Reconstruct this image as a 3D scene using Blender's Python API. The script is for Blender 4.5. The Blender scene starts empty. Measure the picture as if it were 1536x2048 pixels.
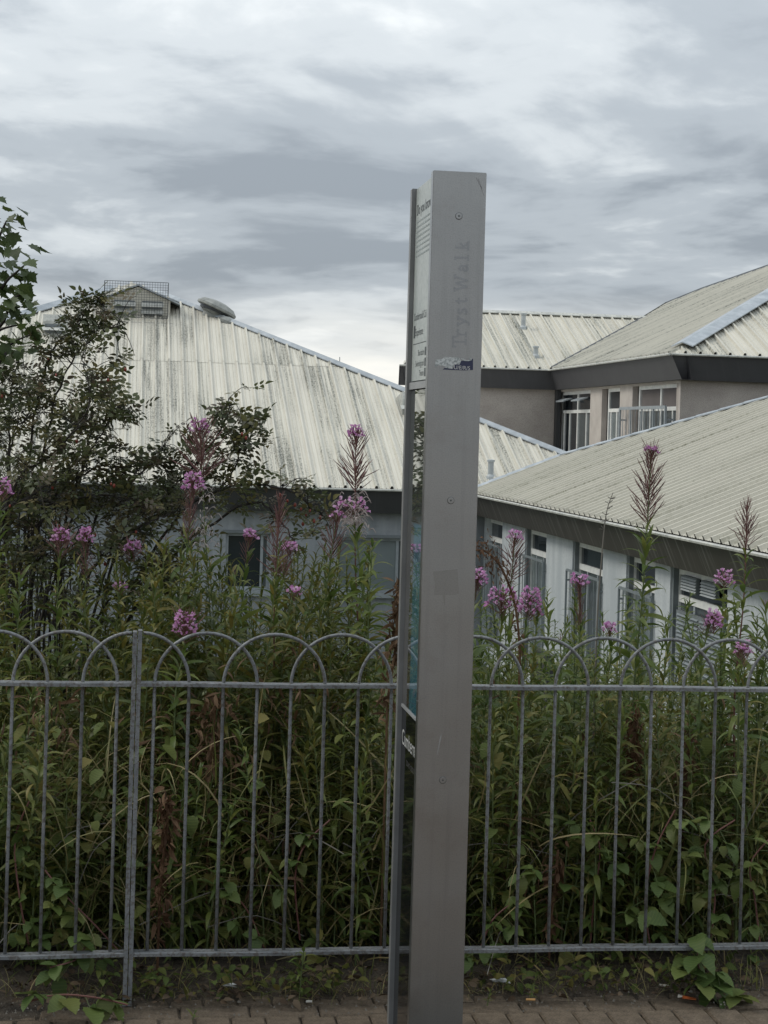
import bpy, math, random
import numpy as np
from mathutils import Vector, Matrix

R = math.radians
rng = np.random.default_rng(11)
random.seed(11)
sc = bpy.context.scene
COL = sc.collection

# ------------------------------------------------------------------ camera
F_PX, YAW, ROLL, EYE = 3550.0, R(8.0), R(1.63), 1.714
RIGHT = Vector((math.cos(YAW), -math.sin(YAW), 0)); FWD = Vector((math.sin(YAW), math.cos(YAW), 0)); UP = Vector((0, 0, 1))
cam_d = bpy.data.cameras.new('camera'); cam = bpy.data.objects.new('camera', cam_d); COL.objects.link(cam)
cx_ = RIGHT * math.cos(ROLL) + UP * math.sin(ROLL)
cy_ = -RIGHT * math.sin(ROLL) + UP * math.cos(ROLL)
cz_ = -FWD
cam.matrix_world = Matrix(((cx_.x, cy_.x, cz_.x, 0), (cx_.y, cy_.y, cz_.y, 0), (cx_.z, cy_.z, cz_.z, EYE), (0, 0, 0, 1)))
cam_d.sensor_fit = 'VERTICAL'; cam_d.sensor_height = 36.0; cam_d.sensor_width = 27.0
cam_d.lens = F_PX / 2048 * 36.0
cam_d.shift_y = -160 / 2048
cam_d.clip_start = 0.05; cam_d.clip_end = 6000
sc.camera = cam

# ------------------------------------------------------------------ world, sun, exposure
SUN_EL, SUN_AZ = R(48), R(-75)          # azimuth from +Y, to the west (left)
w = bpy.data.worlds.new('World'); sc.world = w; w.use_nodes = True
nt = w.node_tree; nt.nodes.clear()
def N(t, **k):
    n = nt.nodes.new(t)
    for a, b in k.items(): setattr(n, a, b)
    return n
def L(a, b): nt.links.new(a, b)
def math_node(op, a, b=None, c=None, clamp=False):
    n = N('ShaderNodeMath', operation=op, use_clamp=clamp)
    for i, v in enumerate((a, b, c)):
        if v is None: continue
        if isinstance(v, (int, float)): n.inputs[i].default_value = v
        else: L(v, n.inputs[i])
    return n.outputs[0]
out = N('ShaderNodeOutputWorld'); bg = N('ShaderNodeBackground'); L(bg.outputs[0], out.inputs[0])
sky = N('ShaderNodeTexSky'); sky.sky_type = 'NISHITA'; sky.sun_disc = False
sky.sun_elevation = SUN_EL; sky.sun_rotation = SUN_AZ; sky.dust_density = 3.0
geo = N('ShaderNodeTexCoord'); sep = N('ShaderNodeSeparateXYZ'); L(geo.outputs['Generated'], sep.inputs[0])
zc = math_node('MAXIMUM', sep.outputs[2], 0.0)
den = math_node('ADD', zc, 0.12)
px = math_node('DIVIDE', sep.outputs[0], den); py = math_node('DIVIDE', sep.outputs[1], den)
cmb = N('ShaderNodeCombineXYZ'); L(px, cmb.inputs[0]); L(py, cmb.inputs[1]); cmb.inputs[2].default_value = 3.7
def fbm(scale, detail, rough, dist, off):
    mp = N('ShaderNodeMapping'); mp.inputs['Location'].default_value = off; mp.inputs['Scale'].default_value = (1, 0.9, 1)
    L(cmb.outputs[0], mp.inputs[0])
    n = N('ShaderNodeTexNoise'); n.inputs['Scale'].default_value = scale; n.inputs['Detail'].default_value = detail
    n.inputs['Roughness'].default_value = rough; n.inputs['Distortion'].default_value = dist
    L(mp.outputs[0], n.inputs['Vector']); return n.outputs[0]
n1 = fbm(0.95, 8, 0.52, 0.5, (-14.5794, -19.6314, 3.1111)); n2 = fbm(3.0, 7, 0.54, 0.4, (-1.0317, -13.5802, -1.6584))
mixn = math_node('ADD', math_node('MULTIPLY', n1, 0.72), math_node('MULTIPLY', n2, 0.28))
ramp = N('ShaderNodeValToRGB'); L(mixn, ramp.inputs[0])
cr = ramp.color_ramp; cr.interpolation = 'EASE'
cr.elements[0].position = 0.38; cr.elements[0].color = (0.275, 0.310, 0.348, 1)
cr.elements[1].position = 0.62; cr.elements[1].color = (0.735, 0.765, 0.775, 1)
e = cr.elements.new(0.47); e.color = (0.395, 0.436, 0.474, 1)
e = cr.elements.new(0.55); e.color = (0.565, 0.605, 0.632, 1)
# brighter, creamier strip low on the horizon, overcast brightening to the zenith
hz = math_node('SUBTRACT', 1.0, math_node('DIVIDE', zc, 0.085), clamp=True)
hz = math_node('MULTIPLY', math_node('MULTIPLY', math_node('POWER', hz, 1.4), 4.0), math_node('SUBTRACT', fbm(1.1, 5, 0.6, 0.1, (-16.0561, -13.7050, 9.7636)), 0.16), clamp=True)
hm = N('ShaderNodeMix', data_type='RGBA'); L(hz, hm.inputs[0]); L(ramp.outputs[0], hm.inputs[6]); hm.inputs[7].default_value = (0.93, 0.915, 0.85, 1)
sm = N('ShaderNodeMix', data_type='RGBA'); sm.inputs[0].default_value = 0.06
nis = N('ShaderNodeVectorMath', operation='SCALE'); L(sky.outputs[0], nis.inputs[0]); nis.inputs['Scale'].default_value = 0.10
L(hm.outputs[2], sm.inputs[6]); L(nis.outputs[0], sm.inputs[7])
zen = math_node('ADD', 0.97, math_node('MULTIPLY', zc, 1.0))
vs = N('ShaderNodeVectorMath', operation='SCALE'); L(sm.outputs[2], vs.inputs[0]); L(zen, vs.inputs['Scale'])
L(vs.outputs[0], bg.inputs[0]); bg.inputs[1].default_value = 1.0

sun_d = bpy.data.lights.new('sun', 'SUN'); sun_d.energy = 1.2; sun_d.angle = R(25); sun_d.color = (1.0, 0.94, 0.83)
sun = bpy.data.objects.new('sun', sun_d); COL.objects.link(sun)
sd = Vector((math.sin(SUN_AZ) * math.cos(SUN_EL), math.cos(SUN_AZ) * math.cos(SUN_EL), math.sin(SUN_EL)))
sun.rotation_euler = (-sd).to_track_quat('-Z', 'Y').to_euler()
vsn = sc.view_settings; vsn.view_transform = 'Standard'; vsn.look = 'None'; vsn.exposure = 0.22; vsn.gamma = 1.0; vsn.use_curve_mapping = False
sc.cycles.max_bounces = 6; sc.cycles.diffuse_bounces = 3; sc.cycles.glossy_bounces = 3; sc.cycles.transmission_bounces = 4; sc.cycles.transparent_max_bounces = 6
sc.cycles.use_denoising = True

# ------------------------------------------------------------------ helpers
def at(px, py, Y):
    """the point at world depth Y that stands at this place of the photograph"""
    dx, dy = px - 768, py - 864
    xr = dx * math.cos(ROLL) + dy * math.sin(ROLL); yr = -dx * math.sin(ROLL) + dy * math.cos(ROLL)
    d = FWD + RIGHT * (xr / F_PX) + Vector((0, 0, -yr / F_PX))
    t = Y / d.y
    return Vector((d.x * t, Y, EYE + d.z * t))

class MB:
    def __init__(s): s.v = []; s.f = []; s.uv = []; s.n = 0
    def add(s, V, F, uv=None):
        V = np.asarray(V, float).reshape(-1, 3); s.v.append(V)
        s.f += [tuple(i + s.n for i in q) for q in F]; s.n += len(V)
        s.uv.append(np.zeros((len(V), 2)) if uv is None else np.asarray(uv, float))
        return s
    def box(s, a, b):
        x0, y0, z0 = a; x1, y1, z1 = b
        return s.add([(x0,y0,z0),(x1,y0,z0),(x1,y1,z0),(x0,y1,z0),(x0,y0,z1),(x1,y0,z1),(x1,y1,z1),(x0,y1,z1)],
                     [(0,3,2,1),(4,5,6,7),(0,1,5,4),(1,2,6,5),(2,3,7,6),(3,0,4,7)])
    def tube(s, P, r, n=6, cap=True):
        P = [Vector(p) for p in P]; m = len(P)
        rr = list(np.interp(np.linspace(0, 1, m), np.linspace(0, 1, len(r)), r)) if hasattr(r, '__len__') else [r] * m
        V = []; prev = None
        for i in range(m):
            t = (P[min(i + 1, m - 1)] - P[max(i - 1, 0)])
            t = t.normalized() if t.length > 1e-9 else Vector((0, 0, 1))
            if prev is None: a = t.orthogonal().normalized()
            else:
                a = prev - t * prev.dot(t); a = a.normalized() if a.length > 1e-6 else t.orthogonal().normalized()
            prev = a; b = t.cross(a)
            for k in range(n):
                q = 2 * math.pi * k / n; V.append(P[i] + (a * math.cos(q) + b * math.sin(q)) * rr[i])
        F = [(i*n+k, i*n+(k+1)%n, (i+1)*n+(k+1)%n, (i+1)*n+k) for i in range(m-1) for k in range(n)]
        if cap: F += [tuple(range(n))[::-1], tuple((m-1)*n+k for k in range(n))]
        return s.add([tuple(v) for v in V], F)
    def lathe(s, prof, M=Matrix.Identity(4), n=20):
        V = []
        for r_, z_ in prof:
            for k in range(n):
                q = 2*math.pi*k/n; V.append(tuple(M @ Vector((r_*math.cos(q), r_*math.sin(q), z_))))
        m = len(prof)
        F = [(i*n+k, i*n+(k+1)%n, (i+1)*n+(k+1)%n, (i+1)*n+k) for i in range(m-1) for k in range(n)]
        F += [tuple(range(n))[::-1], tuple((m-1)*n+k for k in range(n))]
        return s.add(V, F)
    def mesh(s, name, mat, smooth=False, uv=False):
        me = bpy.data.meshes.new(name)
        V = np.concatenate(s.v) if s.v else np.zeros((0, 3))
        me.from_pydata(V.tolist(), [], s.f)
        if uv:
            UV = np.concatenate(s.uv); l = me.uv_layers.new(name='UVMap')
            vi = np.empty(len(me.loops), int); me.loops.foreach_get('vertex_index', vi)
            l.data.foreach_set('uv', UV[vi].ravel())
        if mat: me.materials.append(mat)
        if smooth: me.polygons.foreach_set('use_smooth', [True] * len(me.polygons))
        me.update(); return me
    def build(s, name, mat, parent=None, smooth=False, uv=False):
        return link(name, s.mesh(name, mat, smooth, uv), parent)

def link(name, me, parent=None, M=None):
    o = bpy.data.objects.new(name, me); COL.objects.link(o)
    if parent is not None:
        o.parent = parent
        if parent.type == 'EMPTY': o.matrix_parent_inverse = Matrix.Translation(-parent.location)
    if M is not None: o.matrix_basis = M
    return o
def tag(o, label=None, cat=None, group=None, kind=None):
    if label: o['label'] = label
    if cat: o['category'] = cat
    if group: o['group'] = group
    if kind: o['kind'] = kind
    return o
def empty(name, loc, label, cat, group=None):
    o = bpy.data.objects.new(name, None); COL.objects.link(o); o.location = loc; o.empty_display_size = 0.1
    return tag(o, label, cat, group)

# ------------------------------------------------------------------ materials
def material(name):
    m = bpy.data.materials.new(name); m.use_nodes = True
    t = m.node_tree; b = t.nodes['Principled BSDF']; return m, t, b
def tnode(t, ty, **k):
    n = t.nodes.new(ty)
    for a, b in k.items(): setattr(n, a, b)
    return n
def noise(t, vec, scale, detail=4, rough=0.55, sc3=None, dist=0.0):
    n = tnode(t, 'ShaderNodeTexNoise'); n.inputs['Scale'].default_value = scale; n.inputs['Detail'].default_value = detail
    n.inputs['Roughness'].default_value = rough; n.inputs['Distortion'].default_value = dist
    if sc3:
        mp = tnode(t, 'ShaderNodeMapping'); mp.inputs['Scale'].default_value = sc3; t.links.new(vec, mp.inputs[0]); vec = mp.outputs[0]
    t.links.new(vec, n.inputs['Vector']); return n.outputs[0]
def tramp(t, fac, stops):
    r = tnode(t, 'ShaderNodeValToRGB'); t.links.new(fac, r.inputs[0]); c = r.color_ramp
    c.elements[0].position, c.elements[0].color = stops[0][0], (*stops[0][1], 1) if len(stops[0][1]) == 3 else stops[0][1]
    c.elements[1].position, c.elements[1].color = stops[-1][0], (*stops[-1][1], 1)
    for p, col in stops[1:-1]:
        e = c.elements.new(p); e.color = (*col, 1)
    return r.outputs[0]
def tmix(t, fac, a, b):
    m = tnode(t, 'ShaderNodeMix', data_type='RGBA')
    for v, i in ((fac, 0), (a, 6), (b, 7)):
        if isinstance(v, (int, float)): m.inputs[i].default_value = v
        elif isinstance(v, tuple): m.inputs[i].default_value = (*v, 1)
        else: t.links.new(v, m.inputs[i])
    return m.outputs[2]
def tmath(t, op, a, b=None, clamp=False):
    n = tnode(t, 'ShaderNodeMath', operation=op, use_clamp=clamp)
    for i, v in enumerate((a, b)):
        if v is None: continue
        if isinstance(v, (int, float)): n.inputs[i].default_value = v
        else: t.links.new(v, n.inputs[i])
    return n.outputs[0]
def tbump(t, b, h, strength, dist=0.01):
    n = tnode(t, 'ShaderNodeBump'); n.inputs['Strength'].default_value = strength; n.inputs['Distance'].default_value = dist
    t.links.new(h, n.inputs['Height']); t.links.new(n.outputs[0], b.inputs['Normal'])
def obj_vec(t): return tnode(t, 'ShaderNodeTexCoord').outputs['Object']
def surf(name, c1, c2, scale=6, rough=0.7, bump=0.0, bscale=60, metal=0.0, spec=0.4, sc3=None, fine=None, lo=0.35, hi=0.68):
    m, t, b = material(name); v = obj_vec(t)
    n = noise(t, v, scale, 6, 0.6, sc3)
    c = tramp(t, n, [(lo, c1), (hi, c2)])
    if fine:
        f = noise(t, v, fine[0], 3, 0.6); c = tmix(t, tmath(t, 'MULTIPLY', tramp(t, f, [(0.5, (0, 0, 0)), (0.62, (1, 1, 1))]), fine[2]), c, fine[1])
    t.links.new(c, b.inputs['Base Color']); b.inputs['Roughness'].default_value = rough; b.inputs['Metallic'].default_value = metal
    b.inputs['Specular IOR Level'].default_value = spec
    if bump: tbump(t, b, noise(t, v, bscale, 5, 0.6), bump)
    return m
def flat(name, c, rough=0.6, spec=0.4, metal=0.0): return surf(name, tuple(x * 0.88 for x in c), tuple(min(1, x * 1.1) for x in c), 9, rough, spec=spec, metal=metal)

def leaf_mat(name, cols, trans=0.3, rough=0.45, spec=0.35, veins=0.0, spot=None):
    """green varied leaf by leaf (object random or the u coordinate of joined leaves)"""
    m, t, b = material(name)
    oi = tnode(t, 'ShaderNodeObjectInfo'); tc = tnode(t, 'ShaderNodeTexCoord')
    sp = tnode(t, 'ShaderNodeSeparateXYZ'); t.links.new(tc.outputs['UV'], sp.inputs[0])
    r = tmath(t, 'FRACT', tmath(t, 'ADD', tmath(t, 'MULTIPLY', oi.outputs['Random'], 3.17), sp.outputs[0]))
    stops = [(i / max(1, len(cols) - 1), c) for i, c in enumerate(cols)]
    c = tramp(t, r, stops)
    n = noise(t, tc.outputs['Object'], 35, 3)
    c = tmix(t, tmath(t, 'MULTIPLY', n, 0.35), c, tuple(x * 0.55 for x in cols[0]))
    if veins:
        wv = tmath(t, 'SINE', tmath(t, 'MULTIPLY', sp.outputs[1], 48.0))
        c = tmix(t, tmath(t, 'MULTIPLY', tmath(t, 'GREATER_THAN', wv, 0.75), veins), c, tuple(min(1, x * 1.7) for x in cols[-1]))
    t.links.new(c, b.inputs['Base Color']); b.inputs['Roughness'].default_value = rough; b.inputs['Specular IOR Level'].default_value = spec
    tr = tnode(t, 'ShaderNodeBsdfTranslucent'); t.links.new(c, tr.inputs[0])
    mx = tnode(t, 'ShaderNodeMixShader'); mx.inputs[0].default_value = trans
    t.links.new(b.outputs[0], mx.inputs[1]); t.links.new(tr.outputs[0], mx.inputs[2])
    t.links.new(mx.outputs[0], t.nodes['Material Output'].inputs[0]); return m

def roof_mat(name, streak=1.0, dark=(0.13, 0.14, 0.12), base=(0.61, 0.585, 0.51)):
    m, t, b = material(name)
    tc = tnode(t, 'ShaderNodeTexCoord'); uv = tc.outputs['UV']; oi = tnode(t, 'ShaderNodeObjectInfo')
    big = tramp(t, noise(t, uv, 1.0, 3, 0.5, (0.55, 0.28, 1)), [(0.38, (0, 0, 0)), (0.62, (1, 1, 1))])
    st = tramp(t, noise(t, uv, 1.0, 5, 0.65, (13, 0.24, 1), 0.1), [(0.42, (0, 0, 0)), (0.60, (1, 1, 1))])
    sp = tramp(t, noise(t, uv, 1.0, 4, 0.75, (38, 13, 1)), [(0.47, (0, 0, 0)), (0.6, (1, 1, 1))])
    mk = tmath(t, 'MULTIPLY', tmath(t, 'MULTIPLY', tmath(t, 'ADD', tmath(t, 'MULTIPLY', big, 0.8), 0.2), st), tmath(t, 'ADD', tmath(t, 'MULTIPLY', sp, 0.75), 0.25))
    rnd = tramp(t, oi.outputs['Random'], [(0.2, (0.25, 0.25, 0.25)), (0.8, (1.5, 1.5, 1.5))])
    mk = tmath(t, 'MULTIPLY', tmath(t, 'MULTIPLY', mk, rnd), streak, clamp=True)
    sp2 = tramp(t, noise(t, uv, 1.0, 3, 0.8, (30, 16, 1)), [(0.62, (0, 0, 0)), (0.68, (1, 1, 1))])
    mk = tmath(t, 'MAXIMUM', mk, tmath(t, 'MULTIPLY', sp2, 0.45))
    c0 = tmix(t, noise(t, uv, 1.0, 4, 0.6, (5, 0.7, 1)), tuple(x * 0.82 for x in base), tuple(min(1, x * 1.12) for x in base))
    c0 = tmix(t, tmath(t, 'MULTIPLY', oi.outputs['Random'], 0.2), c0, (0.50, 0.50, 0.42))
    c = tmix(t, mk, c0, dark)
    t.links.new(c, b.inputs['Base Color']); b.inputs['Roughness'].default_value = 0.62; b.inputs['Specular IOR Level'].default_value = 0.3
    return m

M = {}
M['galv'] = surf('galvanised_steel', (0.145, 0.155, 0.165), (0.235, 0.245, 0.25), 14, 0.45, 0.25, 180, metal=0.2, fine=(90, (0.085, 0.07, 0.055), 0.7))
def metal_mat(name, lo, hi, rough=0.36):
    m, t, b = material(name); v = obj_vec(t)
    c = tmix(t, noise(t, v, 3.0, 5, 0.6), lo, hi)
    st = tramp(t, noise(t, v, 1.0, 5, 0.65, (55, 1, 1.6)), [(0.5, (0, 0, 0)), (0.74, (1, 1, 1))])
    c = tmix(t, tmath(t, 'MULTIPLY', st, 0.25), c, tuple(x * 0.72 for x in lo))
    bl = tramp(t, noise(t, v, 8, 6, 0.7), [(0.54, (0, 0, 0)), (0.7, (1, 1, 1))])
    c = tmix(t, tmath(t, 'MULTIPLY', bl, 0.3), c, (lo[0] * .82, lo[1] * .74, lo[2] * .68))
    f = tramp(t, noise(t, v, 260, 2), [(0.5, (0, 0, 0)), (0.62, (1, 1, 1))]); c = tmix(t, tmath(t, 'MULTIPLY', f, 0.25), c, tuple(x * 0.78 for x in lo))
    t.links.new(c, b.inputs['Base Color']); b.inputs['Metallic'].default_value = 0.95
    rr = tmath(t, 'ADD', rough - .06, tmath(t, 'MULTIPLY', noise(t, v, 7, 5), 0.18)); t.links.new(rr, b.inputs['Roughness']); tbump(t, b, noise(t, v, 300, 3), 0.06); return m
M['sign'] = metal_mat('sign_brushed_metal', (0.285, 0.294, 0.300), (0.355, 0.360, 0.358), 0.30)
M['ghost'] = metal_mat('ghost_letters', (0.252, 0.263, 0.276), (0.305, 0.315, 0.325), 0.33)
M['residue'] = metal_mat('glue_residue', (0.255, 0.255, 0.248), (0.31, 0.31, 0.30), 0.42)
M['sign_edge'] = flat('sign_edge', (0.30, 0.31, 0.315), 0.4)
M['panel_white'] = surf('panel_white', (0.36, 0.40, 0.39), (0.46, 0.49, 0.47), 12, 0.35, fine=(60, (0.28, 0.32, 0.30), 0.5))
M['panel_print'] = flat('faded_print', (0.31, 0.35, 0.35), 0.5)
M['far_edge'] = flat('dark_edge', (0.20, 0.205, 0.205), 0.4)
M['ink'] = flat('ink', (0.06, 0.07, 0.075), 0.5)
M['white_ink'] = flat('white_ink', (0.52, 0.53, 0.52), 0.5)
M['black_gloss'] = flat('black_gloss', (0.010, 0.011, 0.012), 0.06, 0.5)
M['steel_dark'] = flat('dark_steel', (0.06, 0.065, 0.07), 0.35, metal=0.4)
M['bolt'] = flat('bolt', (0.17, 0.18, 0.185), 0.35, metal=0.5)
M['navy'] = flat('navy', (0.030, 0.035, 0.075), 0.5)
M['paper'] = surf('torn_paper', (0.25, 0.28, 0.28), (0.55, 0.58, 0.58), 120, 0.8, lo=0.42, hi=0.58)
M['roofA'] = roof_mat('hall_roof_sheet', 1.6, dark=(0.15, 0.152, 0.13))
M['roofB'] = roof_mat('upper_roof_sheet', 1.1)
M['roofC'] = roof_mat('wing_roof_sheet', 0.8, dark=(0.24, 0.23, 0.17), base=(0.56, 0.535, 0.46))
M['vent'] = surf('vent_grey', (0.20, 0.21, 0.20), (0.33, 0.34, 0.32), 6, 0.7)
M['deck'] = flat('roof_deck', (0.12, 0.12, 0.11), 0.9)
M['flash'] = surf('lead_flashing', (0.29, 0.325, 0.355), (0.44, 0.475, 0.505), 3, 0.45, fine=(8, (0.28, 0.31, 0.34), 0.5))
M['cap'] = surf('ridge_cap', (0.42, 0.43, 0.41), (0.58, 0.58, 0.53), 4, 0.6, fine=(14, (0.25, 0.26, 0.25), 0.5))
def fascia_mat(name, base, streak):
    m, t, b = material(name); tc = tnode(t, 'ShaderNodeTexCoord'); uv = tc.outputs['UV']
    n = tramp(t, noise(t, uv, 1.0, 5, 0.7, (9, 0.35, 1)), [(0.52, (0, 0, 0)), (0.74, (1, 1, 1))])
    n2 = noise(t, uv, 1.0, 5, 0.6, (2.2, 2.2, 1))
    c = tmix(t, n2, tuple(x * 0.75 for x in base), tuple(x * 1.25 for x in base))
    c = tmix(t, tmath(t, 'MULTIPLY', n, streak), c, (0.26, 0.27, 0.25))
    t.links.new(c, b.inputs['Base Color']); b.inputs['Roughness'].default_value = 0.6; return m
M['fasciaA'] = fascia_mat('hall_fascia', (0.036, 0.037, 0.039), 0.10)
M['fasciaB'] = fascia_mat('upper_fascia', (0.062, 0.062, 0.067), 0.08)
M['fasciaC'] = fascia_mat('wing_fascia', (0.052, 0.048, 0.042), 0.9)
M['wallA'] = surf('hall_wall_grey', (0.225, 0.245, 0.265), (0.32, 0.34, 0.36), 1.8, 0.85, 0.35, 45, sc3=(2.2, 1, 0.35), fine=(5, (0.185, 0.20, 0.21), 0.35))  # hall wall, a darker blue-grey than the wing wall
M['wallB'] = surf('pebbledash', (0.36, 0.32, 0.29), (0.48, 0.435, 0.395), 1.5, 0.95, 0.8, 90, fine=(70, (0.22, 0.195, 0.18), 0.6))
M['pilB'] = surf('upper_pilaster', (0.42, 0.38, 0.35), (0.52, 0.48, 0.44), 3, 0.9, 0.4, 70)
M['wallC'] = surf('wing_wall_paint', (0.40, 0.435, 0.46), (0.54, 0.57, 0.585), 1.5, 0.85, 0.4, 45, sc3=(1, 2.2, 0.3), fine=(30, (0.38, 0.41, 0.43), 0.5))
M['reveal'] = flat('reveal_grey', (0.16, 0.18, 0.19), 0.8)
M['frame'] = surf('white_frame', (0.64, 0.65, 0.64), (0.80, 0.80, 0.77), 6, 0.5)
M['frame_grey'] = flat('grey_frame', (0.30, 0.33, 0.35), 0.5)
M['grille'] = flat('grille_steel', (0.22, 0.25, 0.265), 0.5, metal=0.2)
M['louvre'] = flat('louvre', (0.42, 0.45, 0.46), 0.5)
def glass(name, c, rough=0.04):
    m, t, b = material(name); v = obj_vec(t)
    cc = tmix(t, noise(t, v, 1.2, 3), tuple(x * 0.7 for x in c), tuple(x * 1.25 for x in c))
    t.links.new(cc, b.inputs['Base Color']); b.inputs['Roughness'].default_value = rough; b.inputs['Specular IOR Level'].default_value = 0.5; return m
M['glass_dark'] = glass('dark_glass', (0.020, 0.026, 0.032))
M['glass_blind'] = glass('glass_over_blind', (0.17, 0.20, 0.205), 0.12)
M['glass_grey'] = glass('glass_grey', (0.085, 0.10, 0.105), 0.08)
M['glass_pink'] = glass('glass_over_curtain', (0.14, 0.125, 0.125), 0.12)
M['soil'] = surf('soil', (0.028, 0.022, 0.016), (0.095, 0.075, 0.055), 22, 0.95, 0.9, 120, fine=(150, (0.12, 0.105, 0.085), 0.5))
M['bank'] = surf('bank_earth', (0.016, 0.016, 0.010), (0.040, 0.040, 0.022), 4, 0.95, 0.8, 40)
M['grass_ground'] = surf('rough_grass_ground', (0.05, 0.065, 0.028), (0.11, 0.11, 0.055), 0.9, 0.95, 0.6, 12)
M['brick'] = surf('paver_brown', (0.115, 0.088, 0.062), (0.205, 0.160, 0.115), 30, 0.9, 0.7, 220, fine=(160, (0.075, 0.06, 0.045), 0.7))
M['brick_dark'] = surf('paving_bounce_brown', (0.105, 0.070, 0.045), (0.175, 0.125, 0.085), 3, 0.9, 0.5, 60, fine=(9, (0.05, 0.04, 0.03), 0.6))  # unseen paving, brown darkened and warmed for its bounce and reflection in the sign
M['joint'] = surf('paver_joint', (0.025, 0.022, 0.017), (0.05, 0.045, 0.035), 40, 0.95, 0.6, 150)
# M['concrete'] = surf('canopy_concrete', (0.16, 0.145, 0.13), (0.24, 0.22, 0.20), 1.2, 0.9, 0.3, 20)
M['cane'] = flat('bark_dark', (0.030, 0.026, 0.022), 0.85)
M['cane_pale'] = flat('bark_pale', (0.16, 0.15, 0.13), 0.85)
M['stem_green'] = flat('stem_green', (0.085, 0.115, 0.040), 0.6)
M['stem_red'] = flat('stem_red', (0.13, 0.055, 0.045), 0.6)
M['pod'] = leaf_mat('seed_pod', [(0.125, 0.058, 0.058), (0.20, 0.10, 0.095), (0.25, 0.145, 0.125)], 0.1, 0.6)
M['petal'] = leaf_mat('petal', [(0.52, 0.20, 0.46), (0.66, 0.36, 0.61), (0.80, 0.60, 0.77)], 0.4, 0.6, 0.2)
M['fluff'] = leaf_mat('seed_fluff', [(0.42, 0.37, 0.35), (0.62, 0.56, 0.54)], 0.4, 0.9, 0.1)
M['wh_leaf'] = leaf_mat('willowherb_leaf', [(0.072, 0.112, 0.028), (0.110, 0.160, 0.038), (0.154, 0.194, 0.048), (0.193, 0.204, 0.057)], 0.42, 0.42)
M['wh_leaf_b'] = leaf_mat('willowherb_leaf_yellowed', [(0.075, 0.108, 0.026), (0.135, 0.149, 0.036), (0.203, 0.169, 0.042), (0.075, 0.115, 0.030)], 0.35, 0.45)
M['mass_leaf'] = leaf_mat('undergrowth_leaf', [(0.090, 0.110, 0.027), (0.137, 0.162, 0.038), (0.185, 0.189, 0.047), (0.226, 0.184, 0.052), (0.107, 0.124, 0.030), (0.143, 0.175, 0.046)], 0.3, 0.5)
M['br_leaf'] = leaf_mat('bramble_leaf', [(0.061, 0.102, 0.028), (0.094, 0.145, 0.040), (0.127, 0.170, 0.046), (0.154, 0.170, 0.049)], 0.28, 0.5, 0.3, veins=0.14)
M['br_leaf_old'] = leaf_mat('bramble_leaf_mixed', [(0.071, 0.102, 0.028), (0.107, 0.142, 0.038), (0.149, 0.166, 0.044), (0.202, 0.157, 0.049), (0.090, 0.120, 0.034), (0.119, 0.147, 0.041)], 0.3, 0.6, 0.22, veins=0.3)
M['rose_leaf'] = leaf_mat('rose_leaf', [(0.069, 0.084, 0.042), (0.100, 0.120, 0.055), (0.131, 0.146, 0.062), (0.181, 0.162, 0.062), (0.125, 0.096, 0.070), (0.081, 0.102, 0.050)], 0.32, 0.45)
M['maple_leaf'] = leaf_mat('sycamore_leaf', [(0.046, 0.073, 0.026), (0.072, 0.106, 0.035), (0.098, 0.131, 0.040)], 0.3, 0.45)
M['grass'] = leaf_mat('grass_blade', [(0.095, 0.120, 0.032), (0.140, 0.165, 0.045), (0.22, 0.205, 0.07), (0.40, 0.33, 0.18), (0.26, 0.20, 0.09), (0.12, 0.15, 0.045)], 0.3, 0.55)
M['rust'] = leaf_mat('dead_rust', [(0.075, 0.040, 0.022), (0.125, 0.065, 0.034), (0.17, 0.10, 0.055)], 0.2, 0.8)
M['brown'] = leaf_mat('dead_brown', [(0.070, 0.040, 0.020), (0.14, 0.082, 0.042), (0.19, 0.12, 0.07)], 0.2, 0.8)
M['hip'] = flat('rosehip_red', (0.21, 0.045, 0.030), 0.35)
M['orange'] = flat('orange_print', (0.50, 0.13, 0.04), 0.5)
M['butt'] = flat('cigarette_paper', (0.62, 0.60, 0.55), 0.8)
M['tan'] = flat('cigarette_filter', (0.52, 0.30, 0.12), 0.8)
M['litter'] = leaf_mat('leaf_litter', [(0.04, 0.026, 0.016), (0.09, 0.06, 0.035), (0.16, 0.12, 0.08)], 0.1, 0.9)

# map under glass: pale upper part, blue strip, dark scene lines
m, t, b = material('map_panel'); v = obj_vec(t); sp = tnode(t, 'ShaderNodeSeparateXYZ'); t.links.new(v, sp.inputs[0])
blue = tmix(t, noise(t, v, 26, 4), (0.035, 0.13, 0.19), (0.10, 0.26, 0.33))
grey = tmix(t, noise(t, v, 22, 4), (0.045, 0.045, 0.042), (0.13, 0.125, 0.115))
pale = tmix(t, noise(t, v, 18, 3), (0.05, 0.06, 0.055), (0.10, 0.11, 0.10))
low = tmix(t, tmath(t, 'GREATER_THAN', tmath(t, 'ADD', sp.outputs[1], tmath(t, 'MULTIPLY', noise(t, v, 9, 2), 0.02)), 4.945), blue, grey)
c = tmix(t, tmath(t, 'GREATER_THAN', sp.outputs[2], 1.46), low, pale)
t.links.new(c, b.inputs['Base Color']); b.inputs['Roughness'].default_value = 0.02; b.inputs['Specular IOR Level'].default_value = 1.0; b.inputs['Coat Weight'].default_value = 1.0; b.inputs['Coat Roughness'].default_value = 0.02
M['map'] = m

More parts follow.
